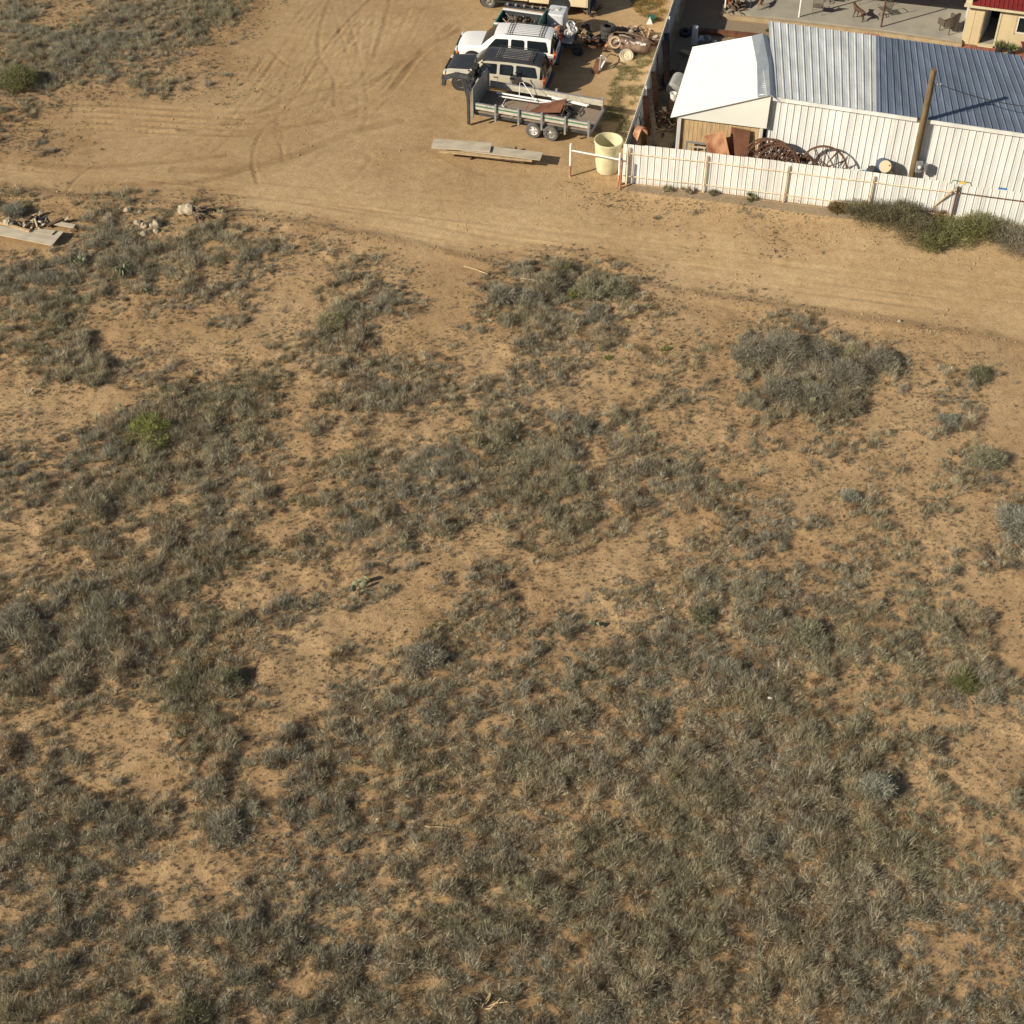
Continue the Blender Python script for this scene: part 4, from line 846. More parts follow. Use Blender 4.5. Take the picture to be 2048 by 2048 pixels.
def flat_trailer():
    r = empty('small_flatbed', (3.0, 74.75, 0), R(-15), 'small dark flatbed trailer behind the white SUV holding chrome wheels', 'trailer')
    MB().box(-.75, .25, -.62, .75, .52, .60).build('deck', M['galv'], r, bevel=.01); MB().box(-.7, 1.5, -.42, -.34, .42, .52).build('frame_rail', M['rust'], r); MB().box(-.7, 1.5, .30, .38, .42, .52).build('frame_rail', M['rust'], r)
    wheel(r, .62, -.62, .33, .22, 1, M['dark_steel']); wheel(r, .85, .72, .33, .22, -1, M['dark_steel']); MB().tube([(.62, -.6, .33), (.85, .7, .33)], .05, 8).build('axle', M['rust'], r)
    MB().box(-.76, .26, -.66, -.62, .36, .62).build('side_skirt', M['dark_steel'], r)
flat_trailer()
junkpile('engine_parts', (3.75, 74.95, .5), 60, .55, .5, ['rust', 'rust', 'bark', 'dark_steel', 'wood_tan'], 'rusty axle and engine parts on the rear of the small flatbed', 'engine parts', 21, .5)
junkpile('rusty_drums', (2.45, 75.0, .62), 26, .35, .6, ['rust', 'rust_sheet', 'dark_steel', 'rust_sheet'], 'orange rusted lumps beside the chrome wheels', 'scrap', 23, .35)
for i, (q, zz, rx, lb) in enumerate([((495, 430), .82, .55, 'chrome wheel nearest the trailer edge, lowest of the pile'), ((555, 385), .95, .4, 'chrome wheel in the middle right of the pile'), ((525, 320), 1.1, .6, 'chrome wheel at the top of the pile')]):
    p = at(1060+q[0]*.1553, q[1]*.1553, zz); r = empty('chrome_wheel', tuple(p), .3*i, lb, 'wheel', 'chrome wheels piled on the flatbed'); Mx = T(0, 0, 0, rx, .15, 0)
    o = MB().lathe([(.20, -.09), (.225, -.08), (.21, .04), (.235, .08), (.20, .085), (.17, .02), (.12, .0), (.08, .05), (.04, .07), (.001, .07)], 22, Mx, cap=False).build('rim', M['chrome'], r, smooth=30); h = MB()
    for k in range(8): h.lathe([(.022, 0), (.02, .01)], 7, Mx @ T(math.cos(k*.785)*.14, math.sin(k*.785)*.14, .02))
    h.build('slots', M['black_plastic'], r)
for i, (q, zz) in enumerate([((282, 320), 1.0), ((318, 312), 1.05), ((280, 355), .95)]):
    p = at(1060+q[0]*.1553, q[1]*.1553, zz); tag(MB().lathe([(.001, -.07), (.06, -.04), (.075, 0), (.05, .05), (.001, .07)], 12, T(p.x, p.y, p.z, .5*i, .3, 0), cap=False).build('chrome_cap', M['chrome'], None, smooth=50), ['small chrome cap left of the rusty lumps, leftmost', 'small chrome cap right of its twin near the tank', 'small chrome cap below the other two by the white SUV'][i], 'hub cap', 'small chrome caps')
tp = at(1060+600*.1553, 700*.1553-2); 
lt = empty('loose_tyre', (3.95, 75.75, .55), 0, 'dark tyre leaning over the rusty engine parts', 'tyre'); MB().lathe([(.2, -.1), (.31, -.11), (.34, -.05), (.34, .05), (.31, .11), (.2, .1), (.19, 0)], 24, T(0, 0, .1, R(62), 0, .3), cap=False).build('tread', M['rubber'], lt, smooth=35)
MB().lathe([(.19, -.09), (.16, -.02), (.05, 0), (.001, .0)], 18, T(0, 0, .1, R(62), 0, .3), cap=False).build('rim', M['rust'], lt)
# stack of tyres
for k in range(4):
    lean = .03*k; r = empty('stacked_tyre', (4.98+lean*.6, 75.35+lean, .12+.24*k), k*.7, ['bottom tyre of the leaning stack beside the wreck', 'second tyre from the ground in the stack', 'third tyre from the ground in the stack', 'top tyre of the stack with a dark open centre'][k], 'tyre', 'stacked black tyres')
    MB().lathe([(.21, -.10), (.33, -.12), (.375, -.06), (.38, 0), (.375, .06), (.33, .12), (.21, .10), (.23, 0)], 28, cap=False).build('carcass', M['rubber'], r, smooth=35); g = MB()
    for a in range(26): g.box(-.012, .012, -.012, .012, -.07, .07, T(math.cos(a*.2417)*.38, math.sin(a*.2417)*.38, 0, 0, 0, a*.2417))
    g.build('tread_blocks', M['rubber_worn'], r)
# wrecked car body with timber on it
def wreck():
    r = empty('wrecked_car_body', (6.05, 74.62, 0), R(-17), 'rusty stripped car body half buried in weeds beside the side fence', 'car wreck')
    sec = [(-1.0, .45, .62), (-.8, .72, .74), (-.3, .80, .80), (.4, .80, .74), (.9, .74, .66), (1.1, .55, .55)]; V = []; F = []
    for (x, w_, z) in [(a_, b_*.62, c_*.92) for a_, b_, c_ in sec]: V += [(x, -w_, .12), (x, -w_-.06, z*.6), (x, -w_*.9, z), (x, -w_*.35, z+.08), (x, w_*.35, z+.08), (x, w_*.9, z), (x, w_+.06, z*.6), (x, w_, .12)]
    for i in range(len(sec)-1):
        for k in range(7):
            if not (k == 3 and 0 < i < 4): F.append((i*8+k, i*8+k+1, (i+1)*8+k+1, (i+1)*8+k))
    F += [tuple(range(8))[::-1], tuple(40+k for k in range(8))]; o = MB().add(V, F).build('shell', M['wreck'], r, smooth=40); md = o.modifiers.new('s', 'SOLIDIFY'); md.thickness = .02
    MB().lathe([(.27, 0), (.31, .03), (.27, .06), (.22, .04)], 22, T(-.55, -.50, .58, R(70), 0, 0), cap=False).build('fender_ring', M['wood_tan'], r); MB().lathe([(.36, 0), (.36, .012), (.001, .012)], 22, T(-.3, -.535, .3, R(88), 0, 0), cap=False).build('wheel_arch', M['black_plastic'], r)
    m = MB(); 
    for i in range(14): m.box(-.08, .08, -.02, .02, -.05, .05, T(-.6+i*.12, -.46+rng.random()*.1, .62+rng.random()*.12, rng.random()*.5, rng.random()*.4, rng.random()))
    m.build('flaking_paint', M['white_paint'], r)
wreck()
def board(name, a, b, w_, t, m, lb, cat='board', group=None):
    a = Vector(a); b = Vector(b); q = MB().bar((0, 0, 0), b-a, w_, t); o = q.build(name, M[m], None, bevel=.004); o.location = a; return tag(o, lb, cat, group)
board('long_timber', at(1228, 64, .55), at(1275, 84, .6), .22, .06, 'wood_grey', 'long grey notched timber lying over the wreck', 'timber')
board('steel_channel', at(1228, 56, .45), at(1286, 65, .45), .45, .05, 'wood_brown', 'wide brown plank behind the wreck', 'plank')
board('yellow_pole', at(1240, 52, .5), at(1284, 57, .5), .07, .07, 'wood_tan', 'tan pole along the far side of the scrap', 'pole')
board('rack_post', at(1288, 100, .0), at(1300, 57, .55), .10, .10, 'wood_tan', 'upright weathered post at the right of the wreck', 'post')
board('rack_post', at(1292, 108, 0), at(1297, 85, .55), .08, .08, 'wood_grey', 'short upright post at the lower right of the wreck', 'post')
board('rack_rail', at(1218, 93, .05), at(1222, 76, .55), .06, .06, 'wood_tan', 'short tan upright left of the wreck beside the tyre stack', 'post')
board('rack_rail', at(1228, 94, .05), at(1232, 77, .55), .06, .06, 'wood_tan', 'second tan upright between tyre stack and wreck', 'post')
junkpile('scrap_iron', tuple(at(1268, 74, .2)), 110, .95, .55, ['bark', 'rust', 'dark_steel', 'wood_tan', 'rust_sheet', 'wood_grey'], 'brown iron and timber scrap heaped on the wreck', 'scrap', 31, .8)
junkpile('rusty_drawbar', tuple(at(1207, 90)), 26, .5, .25, ['rust', 'rust_sheet', 'bark'], 'rust red drawbar pieces between the flatbed and the tyres', 'scrap', 33, .7)
junkpile('fence_scrap', tuple(at(1310, 85)), 30, .5, .3, ['bark', 'wood_grey', 'wood_brown'], 'grey sticks between wreck and side fence', 'scrap', 35, .8)
ww = empty('white_wheel', tuple(at(1253, 113, .12)), 0, 'cream steel wheel rim lying in the yellow weeds', 'wheel'); Mx = T(0, 0, .05, R(35), .1, 0)
MB().lathe([(.24, -.05), (.26, .03), (.24, .06), (.20, .02), (.16, -.02), (.10, .02), (.06, .0), (.001, .0)], 22, Mx, cap=False).build('rim', M['truckcream'], ww, smooth=30); MB().lathe([(.36, -.08), (.38, 0), (.34, .07), (.26, .04)], 24, Mx, cap=False).build('tyre', M['wood_grey'], ww, smooth=40)
gc = empty('green_can', tuple(at(1303, 44)), 0, 'round green metal can standing near the side fence', 'can'); MB().lathe([(.15, 0), (.16, .02), (.16, .24), (.155, .26)], 18).build('can_body', M['green_can'], gc, smooth=30); MB().lathe([(.22, .26), (.23, .32), (.001, .33)], 18, cap=False).build('lid', M['green_can'], gc, smooth=30)
ws = at(1299, 49); tag(MB().add([(ws.x-.17, ws.y, 0), (ws.x+.17, ws.y, 0), (ws.x+.02, ws.y+.1, .38), (ws.x-.17, ws.y+.05, 0), (ws.x+.17, ws.y+.05, 0), (ws.x+.02, ws.y+.14, .38)], [(0, 1, 2), (5, 4, 3), (0, 3, 4, 1), (1, 4, 5, 2), (2, 5, 3, 0)]).build('white_scrap', M['white_paint'], None), 'small white triangular scrap in front of the green can', 'scrap')
af = empty('stand_frame', tuple(at(1205, 138)), R(60), 'small white and grey triangular steel stand behind the SUVs', 'stand'); MB().bar((-.35, 0, .0), (-.25, 0, .85), .07, .07).build('leg', M['galv'], af); MB().bar((-.25, 0, .85), (.35, 0, .45), .07, .07).build('leg', M['white_paint'], af); MB().bar((-.35, 0, .05), (.35, 0, .42), .07, .07).build('leg', M['white_paint'], af); MB().bar((-.3, 0, .45), (.2, 0, .45), .05, .05).build('brace', M['galv'], af); MB().tube([(.3, 0, .44), (1.0, .1, .35), (1.5, .0, .05)], .03, 6).build('tongue', M['bark'], af)
board('brown_panel', at(1190, 148, 0), at(1199, 118, .35), .35, .03, 'rust_sheet2', 'brown rusted panel leaning beside the white stand', 'panel')
# ---- gooseneck flatbed trailer
def gooseneck():
    d_ = R(-18.4); nf = Vector((-1.88, 67.05, 0)); r = empty('gooseneck_trailer', tuple(nf), d_, 'grey gooseneck flatbed trailer with staked white rails and a tall front board', 'trailer'); Lg = 5.95; W = 2.2; D = .82
    MB().box(0, Lg, .06, W-.06, D-.06, D).build('deck', M['deck'], r); m = MB()
    m.box(0, Lg, .10, .18, D-.24, D-.065); m.box(0, Lg, W-.18, W-.10, D-.24, D-.065)
    for i in range(9): x = .3+i*.65; m.box(x, x+.06, .19, W-.19, D-.18, D-.066)
    m.build('chassis', M['dark_steel'], r)
    for (y0, y1, s) in ((-.03, .03, -1), (W-.03, W+.03, 1)):
        o = MB().box(.12, Lg-.05, y0, y1, D+.14, D+.46).build('side_rail', M['rail_white'], r, bevel=.01); ys_ = (y0-.006, y0-.001) if s < 0 else (y1+.001, y1+.006)
        MB().box(.14, Lg-.07, ys_[0], ys_[1], D+.29, D+.37).build('green_stripe', M['green_stripe'], o)
        MB().box(.12, Lg-.05, y0-.012, y1+.012, D+.46, D+.485).build('top_cap', M['galv'], o)
        for i in range(6):
            x = .0+i*1.17; yy = y0-.05 if s < 0 else y1+.05
            o = MB().box(x-.05, x+.05, yy-.04, yy+.04, D-.34, D+.62 if i else D+.95).build('stake', M['galv'], r, bevel=.006)
    MB().box(Lg-.05, Lg+.01, 0, W, D-.16, D+.02).build('rear_sill', M['galv'], r)
    MB().box(-.05, 0, 0, W, D-.1, 2.02).build('front_board', M['galv'], r); 
    for i, x in enumerate((3.1, 3.98)): wheel(r, x, -.02, .385, .24, 1, M['chrome'] if i == 0 else M['rimgrey'], M['rubber_worn']); wheel(r, x, W-.12, .385, .24, -1, M['rimgrey'])
    MB().box(2.6, 4.5, .02, .14, .60, .66).build('spring_hanger', M['dark_steel'], r); m = MB()
    m.box(-.32, -.20, -.02, .10, .05, 2.0); m.box(-.32, -.20, W-.5, W-.38, .9, 2.0); m.build('landing_leg', M['dark_steel'], r)
    m = MB(); m.bar((-.25, .3, 1.95), (-.25, W-.4, 1.95), .12, .14); m.bar((-.2, .9, 2.05), (-1.25, 1.15, 1.95), .16, .20); m.bar((-1.25, 1.15, 1.95), (-1.95, 1.2, 1.62), .16, .20); m.bar((-.25, .05, 1.3), (-.9, 1.0, 1.85), .10, .12); m.bar((-1.9, 1.2, 1.66), (-1.95, 1.2, 1.25), .18, .18)
    for i in range(4): m.bar((-.28, .3+i*.22, 1.0), (-.5, .8+i*.2, 1.9), .035, .035)
    m.build('gooseneck', M['dark_steel'], r); m = MB(); rr = random.Random(5)
    for i in range(12): a = Vector((-.40+rr.gauss(0, .16), 1.35+rr.gauss(0, .30), 2.0+rr.random()*.45)); m.tube([a, a+Vector((rr.gauss(0, .25), rr.gauss(0, .25), rr.gauss(0, .2)))], .035, 6)
    m.lathe([(.12, -.42), (.19, -.40), (.19, -.34), (.13, -.33), (.13, .33), (.19, .34), (.19, .40), (.12, .42)], 14, T(-.42, 1.35, 2.12, R(90))); m.box(-.62, -.25, .95, 1.75, 1.93, 2.02); m.box(-.60, -.3, 1.5, 1.85, 2.02, 2.34); m.box(-.55, -.25, .85, 1.05, 2.0, 2.25); m.box(-.5, -.2, .45, .95, 1.6, 1.95)
    m.build('winch', M['inside'], r)
    return r, nf, d_, D, W
g_, nf, gd, D, W = gooseneck()
GT = Matrix.Translation(nf) @ Matrix.Rotation(gd, 4, 'Z')
def gl(x, y, z): return GT @ Vector((x, y, z))
pf = empty('white_pipe_frame', tuple(gl(2.2, .9, D)), gd, 'white tube A-frame lying on the trailer deck', 'pipe frame')
MB().tube([(-1.5, .55, .35), (-.2, .45, .40), (1.35, .45, .42)], .045, 8).build('beam', M['white_paint'], pf, smooth=40); MB().tube([(-1.3, .3, .32), (.8, .30, .36), (1.5, .55, .42)], .04, 8).build('beam', M['white_paint'], pf, smooth=40)
MB().tube([(-.3, .45, .36), (-.35, .7, 1.0), (-.2, .72, 1.03), (.65, .15, .45)], .018, 6).build('brace_rod', M['white_paint'], pf, smooth=40); MB().tube([(-.9, .2, .3), (-1.0, -.1, .1), (-.2, -.85, .06), (-.3, -.95, .06)], .02, 6).build('brace_rod', M['white_paint'], pf, smooth=40)
MB().tube([(.35, .1, .4), (.3, -.3, .2), (.1, -.6, .05)], .015, 5).build('strap', M['red_lens'], pf)
o = MB().tube([gl(3.5, 1.55, D+.5), gl(5.3, 1.5, D+.42)], .045, 8).build('white_pole', M['white_paint'], None, smooth=40); tag(o, 'long white pole lying toward the rear of the trailer deck', 'pole')
o = MB().tube([gl(3.2, 1.75, D+.47), gl(5.35, 1.63, D+.40)], .03, 8).build('thin_white_pole', M['white_paint'], None, smooth=40); tag(o, 'thinner white pole beside the longer one on the trailer', 'pole')
rs = empty('rusty_plate_box', tuple(gl(3.3, .95, D)), gd, 'folded rusty steel plate standing open on the trailer deck', 'steel plate')
def plate(pts, t, m, nm, root):
    n_ = (Vector(pts[1])-Vector(pts[0])).cross(Vector(pts[2])-Vector(pts[0])).normalized()*t; n = len(pts); MB().add(list(pts) + [Vector(p)+n_ for p in pts], [tuple(range(n))[::-1], tuple(range(n, 2*n))] + [(i, (i+1) % n, n+(i+1) % n, n+i) for i in range(n)]).build(nm, M[m], root)
plate([(-.75, -.35, .05), (.9, -.25, .30), (.95, .55, .62), (-.1, .4, .30)], .02, 'rust_sheet2', 'top_plate', rs); plate([(-.6, -.75, .02), (1.0, -.7, .04), (.95, -.15, .05), (-.4, -.15, .03)], .02, 'rust_sheet2', 'base_plate', rs); MB().tube([(.98, .5, .6), (1.05, -.1, .5), (1.0, -.65, .05)], .03, 6).build('edge_bar', M['rust'], rs)
junkpile('hose_heap', tuple(gl(4.3, 1.15, D+.02)), 60, .55, .22, ['cable', 'black_plastic', 'cable', 'dark_steel'], 'black tangle of hose behind the rusty plate on the trailer', 'hose', 41, .6)
board('dark_bar', gl(3.2, .35, D+.04), gl(5.0, .75, D+.05), .06, .04, 'dark_steel', 'long dark bar lying on the trailer deck', 'bar')
board('loose_board', gl(.35, .22, D+.03), gl(.9, .6, D+.05), .2, .04, 'bark', 'short brown block near the front stake of the trailer', 'block')
# ---- planks pile
pl = [((865, 287), (982, 295), .58, .80, .05, 'wood_grey', 'wide pale board on top of the plank pile, left end'), ((925, 294), (1083, 313), .50, .68, .04, 'wood_grey', 'wide grey board under the top one, right end of the pile'),
      ((879, 303), (1064, 322), .42, .12, .05, 'wood_tan', 'narrow tan plank along the near side of the pile'), ((893, 299), (1058, 316), .38, .2, .05, 'wood_tan', 'tan plank beneath the wide boards')]
for (a, b, z, w_, t, mm, lb) in pl: board('plank', at(*a, z), at(*b, z), w_, t, mm, lb, 'plank', 'planks stacked on the open lot')
board('plank', at(895, 303, .30), at(1050, 321, .30), .3, .06, 'wood_brown', 'lowest dark board of the plank pile', 'plank', 'planks stacked on the open lot')
for (q, lb) in (((944, 316), 'left timber bearer under the plank pile'), ((1024, 322), 'right timber bearer under the plank pile')):
    p = at(*q); board('bearer', (p.x-.08, p.y-.15, .11), (p.x+.2, p.y+.9, .11), .1, .26, 'wood_brown', lb, 'block')
# ---- goal frame and tank
g1 = at(1140, 352); g2 = at(1237, 371); gf = empty('pipe_frame', tuple(g1), 0, 'white painted pipe hitching frame with rusty feet in front of the cream tank', 'frame'); dd = g2-g1
for p in (Vector((0, 0, 0)), dd): 
    o = MB().tube([p + Vector((0, 0, .58)), p + Vector((0, 0, 1.72))], .055, 10).build('post', M['white_paint'], gf, smooth=40); MB().tube([p + Vector((0, 0, -.05)), p + Vector((0, 0, .58))], .052, 10).build('rusty_foot', M['rust_sheet'], o, smooth=40)
MB().tube([Vector((.0, 0, 1.38)), dd + Vector((0, 0, 1.38))], .04, 8).build('crossbar', M['white_paint'], gf, smooth=40)
p = at(1240, 376); tag(MB().tube([(p.x, p.y, -.05), (p.x+.03, p.y, 1.45)], .05, 8).build('rusty_post', M['rust_sheet'], None, smooth=40), 'orange rusty post between the pipe frame and the fence end', 'post')
tc = at(1215, 349); tk2 = empty('cream_tank', (tc.x, tc.y+.42, 0), 0, 'open topped cream fibreglass cylinder tank at the end of the fence', 'tank')
MB().lathe([(.50, 0), (.56, .4), (.60, 1.0), (.645, 1.52), (.655, 1.56), (.655, 1.60), (.625, 1.60), (.61, 1.5), (.57, 1.0), (.53, .4), (.48, .06), (.001, .06)], 48, cap=False).build('shell', M['tank'], tk2, smooth=30)
MB().lathe([(.645, 1.50), (.672, 1.52), (.672, 1.60), (.645, 1.605)], 48, cap=False).build('rim_band', M['tank'], tk2, smooth=30)
# ================================================================ YARD THINGS BEHIND THE FENCE
def iron_wheel(px, py, z, rad, yaw, tilt, lb, spokes=12):
    p = at(px, py, z); r = empty('iron_wheel', tuple(p), 0, lb, 'wheel', 'big rusty spoked iron wheels'); r.rotation_euler = (R(90)-tilt, 0, yaw)
    MB().lathe([(rad-.07, -.05), (rad, -.05), (rad, .05), (rad-.07, .05), (rad-.075, 0), (rad-.07, -.05)], 48, cap=False).build('rim', M['rust'], r, smooth=30)
    MB().lathe([(.06, -.14), (.10, -.12), (.10, .12), (.06, .14)], 12).build('hub', M['rust'], r); m = MB()
    for k in range(spokes):
        for s in (-1, 1): a = 2*math.pi*k/spokes + s*.11; m.tube([(math.cos(a)*.09, math.sin(a)*.09, s*.11), (math.cos(a-s*.08)*(rad-.03), math.sin(a-s*.08)*(rad-.03), s*.02)], .021, 5)
    m.build('spokes', M['rust'], r)
iron_wheel(1646, 337, 1.02, 1.10, R(-16), .16, 'single iron wheel standing at the right, next to the drums')
iron_wheel(1541, 326, 1.05, 1.18, R(-14), .14, 'rearmost iron wheel of the left cluster, widest arc'); iron_wheel(1549, 329, 1.02, 1.06, R(-17), .20, 'middle iron wheel of the left cluster'); iron_wheel(1556, 333, .98, 1.02, R(-12), .24, 'front iron wheel of the left cluster')
iron_wheel(1532, 322, 1.05, 1.10, R(-20), .18, 'leftmost iron wheel, half hidden by the rusty sheet')
r = empty('iron_drum_spool', tuple(at(1603, 312, 1.0)), R(-15), 'dark rusty coil of rods between the iron wheels', 'spool'); m = MB()
for k in range(14): a = k*.45; m.tube([(-.35, math.cos(a)*.26, math.sin(a)*.26), (.35, math.cos(a+.3)*.26, math.sin(a+.3)*.26)], .018, 5)
m.build('rods', M['rust'], r); MB().lathe([(.2, -.4), (.24, -.38), (.24, .38), (.2, .4)], 16, T(0, 0, 0, 0, R(90), 0)).build('core', M['wood_brown'], r); MB().box(-.35, .35, -.12, .12, -1.0, -.24).build('stand', M['rust'], r)
# drums
def drum(x, y, z, rx, rz, mbody, mlid, lb, rad=.29, h=.88):
    r = empty('drum', (x, y, z), 0, lb, 'drum', 'drums stacked against the shed wall'); r.rotation_euler = (rx, 0, rz)
    pr = [(rad-.02, 0), (rad, .02), (rad, h*.3), (rad+.012, h*.33), (rad, h*.36), (rad, h*.63), (rad+.012, h*.66), (rad, h*.69), (rad, h-.02), (rad-.02, h)]
    MB().lathe(pr, 28).build('body', M[mbody], r, smooth=30); MB().lathe([(rad-.035, h+.002), (rad-.035, h+.012), (.001, h+.012)], 28, cap=False).build('lid', M[mlid], r); MB().lathe([(.035, h+.012), (.035, h+.03)], 8, T(rad*.6, .05, 0)).build('bung', M['rust'], r); return r
bx, by = 16.95, 61.3; dr = R(90)  # lying with lids facing the road
drum(16.92, 61.45, 1.36, R(64), R(-4), 'blue', 'truckcream', 'blue drum with white lid lying on top of the stack', .31, .80)
drum(16.62, 61.82, .90, dr, R(-12), 'black_plastic', 'black_plastic', 'black drum on the left of the stack'); drum(17.27, 61.60, .90, dr, R(-14), 'wood_tan', 'wood_tan', 'tan drum lid under the blue drum, right')
drum(16.3, 61.92, .30, dr, R(-15), 'blue_b', 'blue_b', 'bright blue drum at the lower left of the stack'); drum(16.95, 61.72, .30, dr, R(-15), 'blue', 'blue', 'dark blue drum at the bottom middle of the stack'); drum(17.6, 61.55, .30, dr, R(-15), 'rust', 'rust', 'rusty drum at the bottom right of the stack')
r = empty('pale_hose_coil', tuple(at(1722, 343, .95)), 0, 'white hose loop above the fence left of the blue drum', 'hose'); MB().tube([(-.22, 0, -.5), (-.22, 0, -.05), (-.1, 0, .1), (.1, 0, .12), (.2, 0, .05)], .025, 7).build('loop', M['white_paint'], r, smooth=40); MB().box(.05, .3, -.06, .06, -.08, .06).build('fitting', M['blue_b'], r, bevel=.02)
# window frame against plywood wall
fy0 = 63.55
wf = empty('steel_window_frame', tuple(at(1369, 296, .75)), R(-13), 'empty grey green steel frame leaning on the plywood wall', 'frame')
def rectframe(root, w_, h, t, m, nm, y=0):
    mm = MB(); mm.box(-w_/2, w_/2, y, y+.05, h-t, h); mm.box(-w_/2, w_/2, y, y+.05, 0, t); mm.box(-w_/2, -w_/2+t, y, y+.05, t, h-t); mm.box(w_/2-t, w_/2, y, y+.05, t, h-t); mm.build(nm, M[m], root)
rectframe(wf, 1.05, 1.35, .09, 'galv', 'outer_frame'); rectframe(wf, .80, 1.15, .06, 'wood_grey', 'inner_frame', -.06); wf.location = (8.62, 63.35, .0); 
plate_ = lambda c, u, v, m, nm, lb: tag(MB().add([c-u-v, c+u-v, c+u+v, c-u+v] + [p+Vector((0, .02, 0)) for p in (c-u-v, c+u-v, c+u+v, c-u+v)], [(0, 1, 2, 3), (7, 6, 5, 4), (0, 4, 5, 1), (1, 5, 6, 2), (2, 6, 7, 3), (3, 7, 4, 0)]).build(nm, M[m], None), lb, 'metal sheet')
plate_(at(1434, 292, 1.38), Vector((.44, -.12, .20)), Vector((-.18, .05, .62)), 'rust_sheet', 'rusted_sheet', 'tilted orange rusted sheet leaning on the plywood wall'); plate_(at(1478, 290, 1.42), Vector((.43, -.11, -.03)), Vector((.02, .10, .78)), 'rust_sheet2', 'rusted_sheet', 'upright dark brown rusted sheet beside the tilted one')
board('leaning_timber', at(1361, 300, .5), at(1358, 277, 1.2), .08, .08, 'wood_tan', 'tan timber standing left of the empty steel frame', 'timber')
# items hooked on the fence top
y_ = fy(19.85); hr = empty('green_hose', (19.9, y_+.1, 2.02), R(-13), 'green hose looped over the fence top near the brace pole', 'hose'); MB().tube([(-.45, 0, -.1), (-.4, 0, .08), (0, .02, .05), (.35, 0, .06), (.45, 0, -.1)], .022, 7).build('loop', M['green_can'], hr, smooth=40); MB().box(-.14, .18, -.05, .05, -.02, .07).build('handle', M['yellow'], hr, bevel=.02)
bt = empty('blue_strap', (21.6, fy(21.6)+.05, 2.0), R(-13), 'blue strap hanging on the fence top at the right', 'strap'); MB().box(-.2, .2, -.05, .06, .0, .05).build('strap', M['blue_b'], bt, bevel=.02)
# corridor clutter: things leaning on the side fence
def on_fence(t, off, z): q = s0 + sfd*t; n_ = Vector((sfd.y, -sfd.x, 0)); q = q + n_*off; return Vector((q.x, q.y, z))
L_ = [('leaning_pipe', 1.2, .55, 1.9, .12, 'galv', 'grey pipe leaning on the side fence nearest the road corner'), ('leaning_pipe', 2.2, .75, 3.0, .15, 'dark_steel', 'dark pipe leaning in the shaded corridor'), ('leaning_pipe', 1.8, .9, 3.4, .13, 'galv', 'thin grey pipe crossing the others in the corridor'),
      ('leaning_plank', 3.4, 1.0, 5.6, .18, 'bark', 'long brown plank leaning diagonally in the corridor'), ('leaning_plank', 4.2, .45, 4.9, .12, 'rust_sheet2', 'rusty plate on edge against the side fence'), ('leaning_plank', 6.6, .5, 7.3, .14, 'rust', 'rust brown panel halfway down the side fence'),
      ('leaning_plank', 8.8, .7, 10.5, .16, 'wood_brown', 'dark plank farther down the side fence'), ('leaning_plank', 9.8, .5, 11.3, .14, 'dark_steel', 'black bar leaning at the far end of the fence')]
for i, (nm, t0, off, t1, b, mm, lb) in enumerate(L_):
    a = on_fence(t0, off, .03); c_ = on_fence(t1, b, 1.75)
    if 'pipe' in nm: tag(MB().tube([a, c_], .03, 7).build(nm, M[mm], None, smooth=40), lb, 'pipe')
    else: board(nm, a, c_, .28 if i != 3 else .24, .04, mm, lb, 'plank')
cu = on_fence(1.45, .42, .0); r = empty('culvert_ring', tuple(cu), R(60), 'orange rusted steel band standing at the fence corner', 'steel band')
MB().lathe([(.68, -.16), (.72, -.16), (.72, .16), (.68, .16), (.68, -.16)], 36, T(0, 0, 1.05, R(90), 0, 0) @ Matrix.Diagonal((.9, 1.48, 1, 1)), cap=False).build('band', M['rust_sheet'], r, smooth=30); MB().box(-.03, .03, -.1, .1, .0, .1).build('foot', M['rust'], r)
junkpile('corridor_scrap', tuple(on_fence(1.6, .9, 0)), 110, .8, .8, ['rust', 'wood_brown', 'dark_steel', 'bark', 'rust_sheet'], 'rusty scrap on the ground inside the fence corner', 'scrap', 51, .9); junkpile('corridor_scrap', tuple(on_fence(5.5, .9, 0)), 110, 1.0, .8, ['rust', 'wood_brown', 'dark_steel', 'wood_tan'], 'rusty scrap halfway along the shaded corridor', 'scrap', 53, .9); junkpile('corridor_scrap', tuple(on_fence(9.5, 1.0, 0)), 90, 1.0, .7, ['rust', 'wood_brown', 'dark_steel', 'wood_brown'], 'scrap pile at the far end of the shaded corridor', 'scrap', 55, .9)
tl = on_fence(2.3, 1.9, 0); board('dark_timber', (tl.x, tl.y-.6, .1), (tl.x+.3, tl.y+1.4, .12), .25, .12, 'wood_brown', 'thick dark beam on the corridor floor', 'beam'); board('pale_offcut', (6.9, 64.0, .1), (7.25, 63.7, .3), .3, .03, 'wood_grey', 'pale board offcut lying by the lean-to corner post', 'board')
mw = empty('wire_roll', tuple(at(1352, 168, 1.05)), 0, 'roll of grey wire mesh beside the lean-to eave', 'wire roll'); o = MB().lathe([(.30, -.6), (.34, -.58), (.34, .58), (.30, .6)], 20, T(0, 0, 0, R(90), 0, R(-20))).build('roll', M['mesh_wire'], mw, smooth=40); m = MB()
for k in range(10): m.lathe([(.345, -.01), (.355, 0), (.345, .01)], 20, T(0, 0, 0, R(90), 0, R(-20)) @ T(0, 0, -.5+k*.11), cap=False)
m.build('windings', M['galv'], mw); MB().box(-.2, .2, -.5, .5, -1.05, -.32).build('bearer', M['wood_brown'], mw)
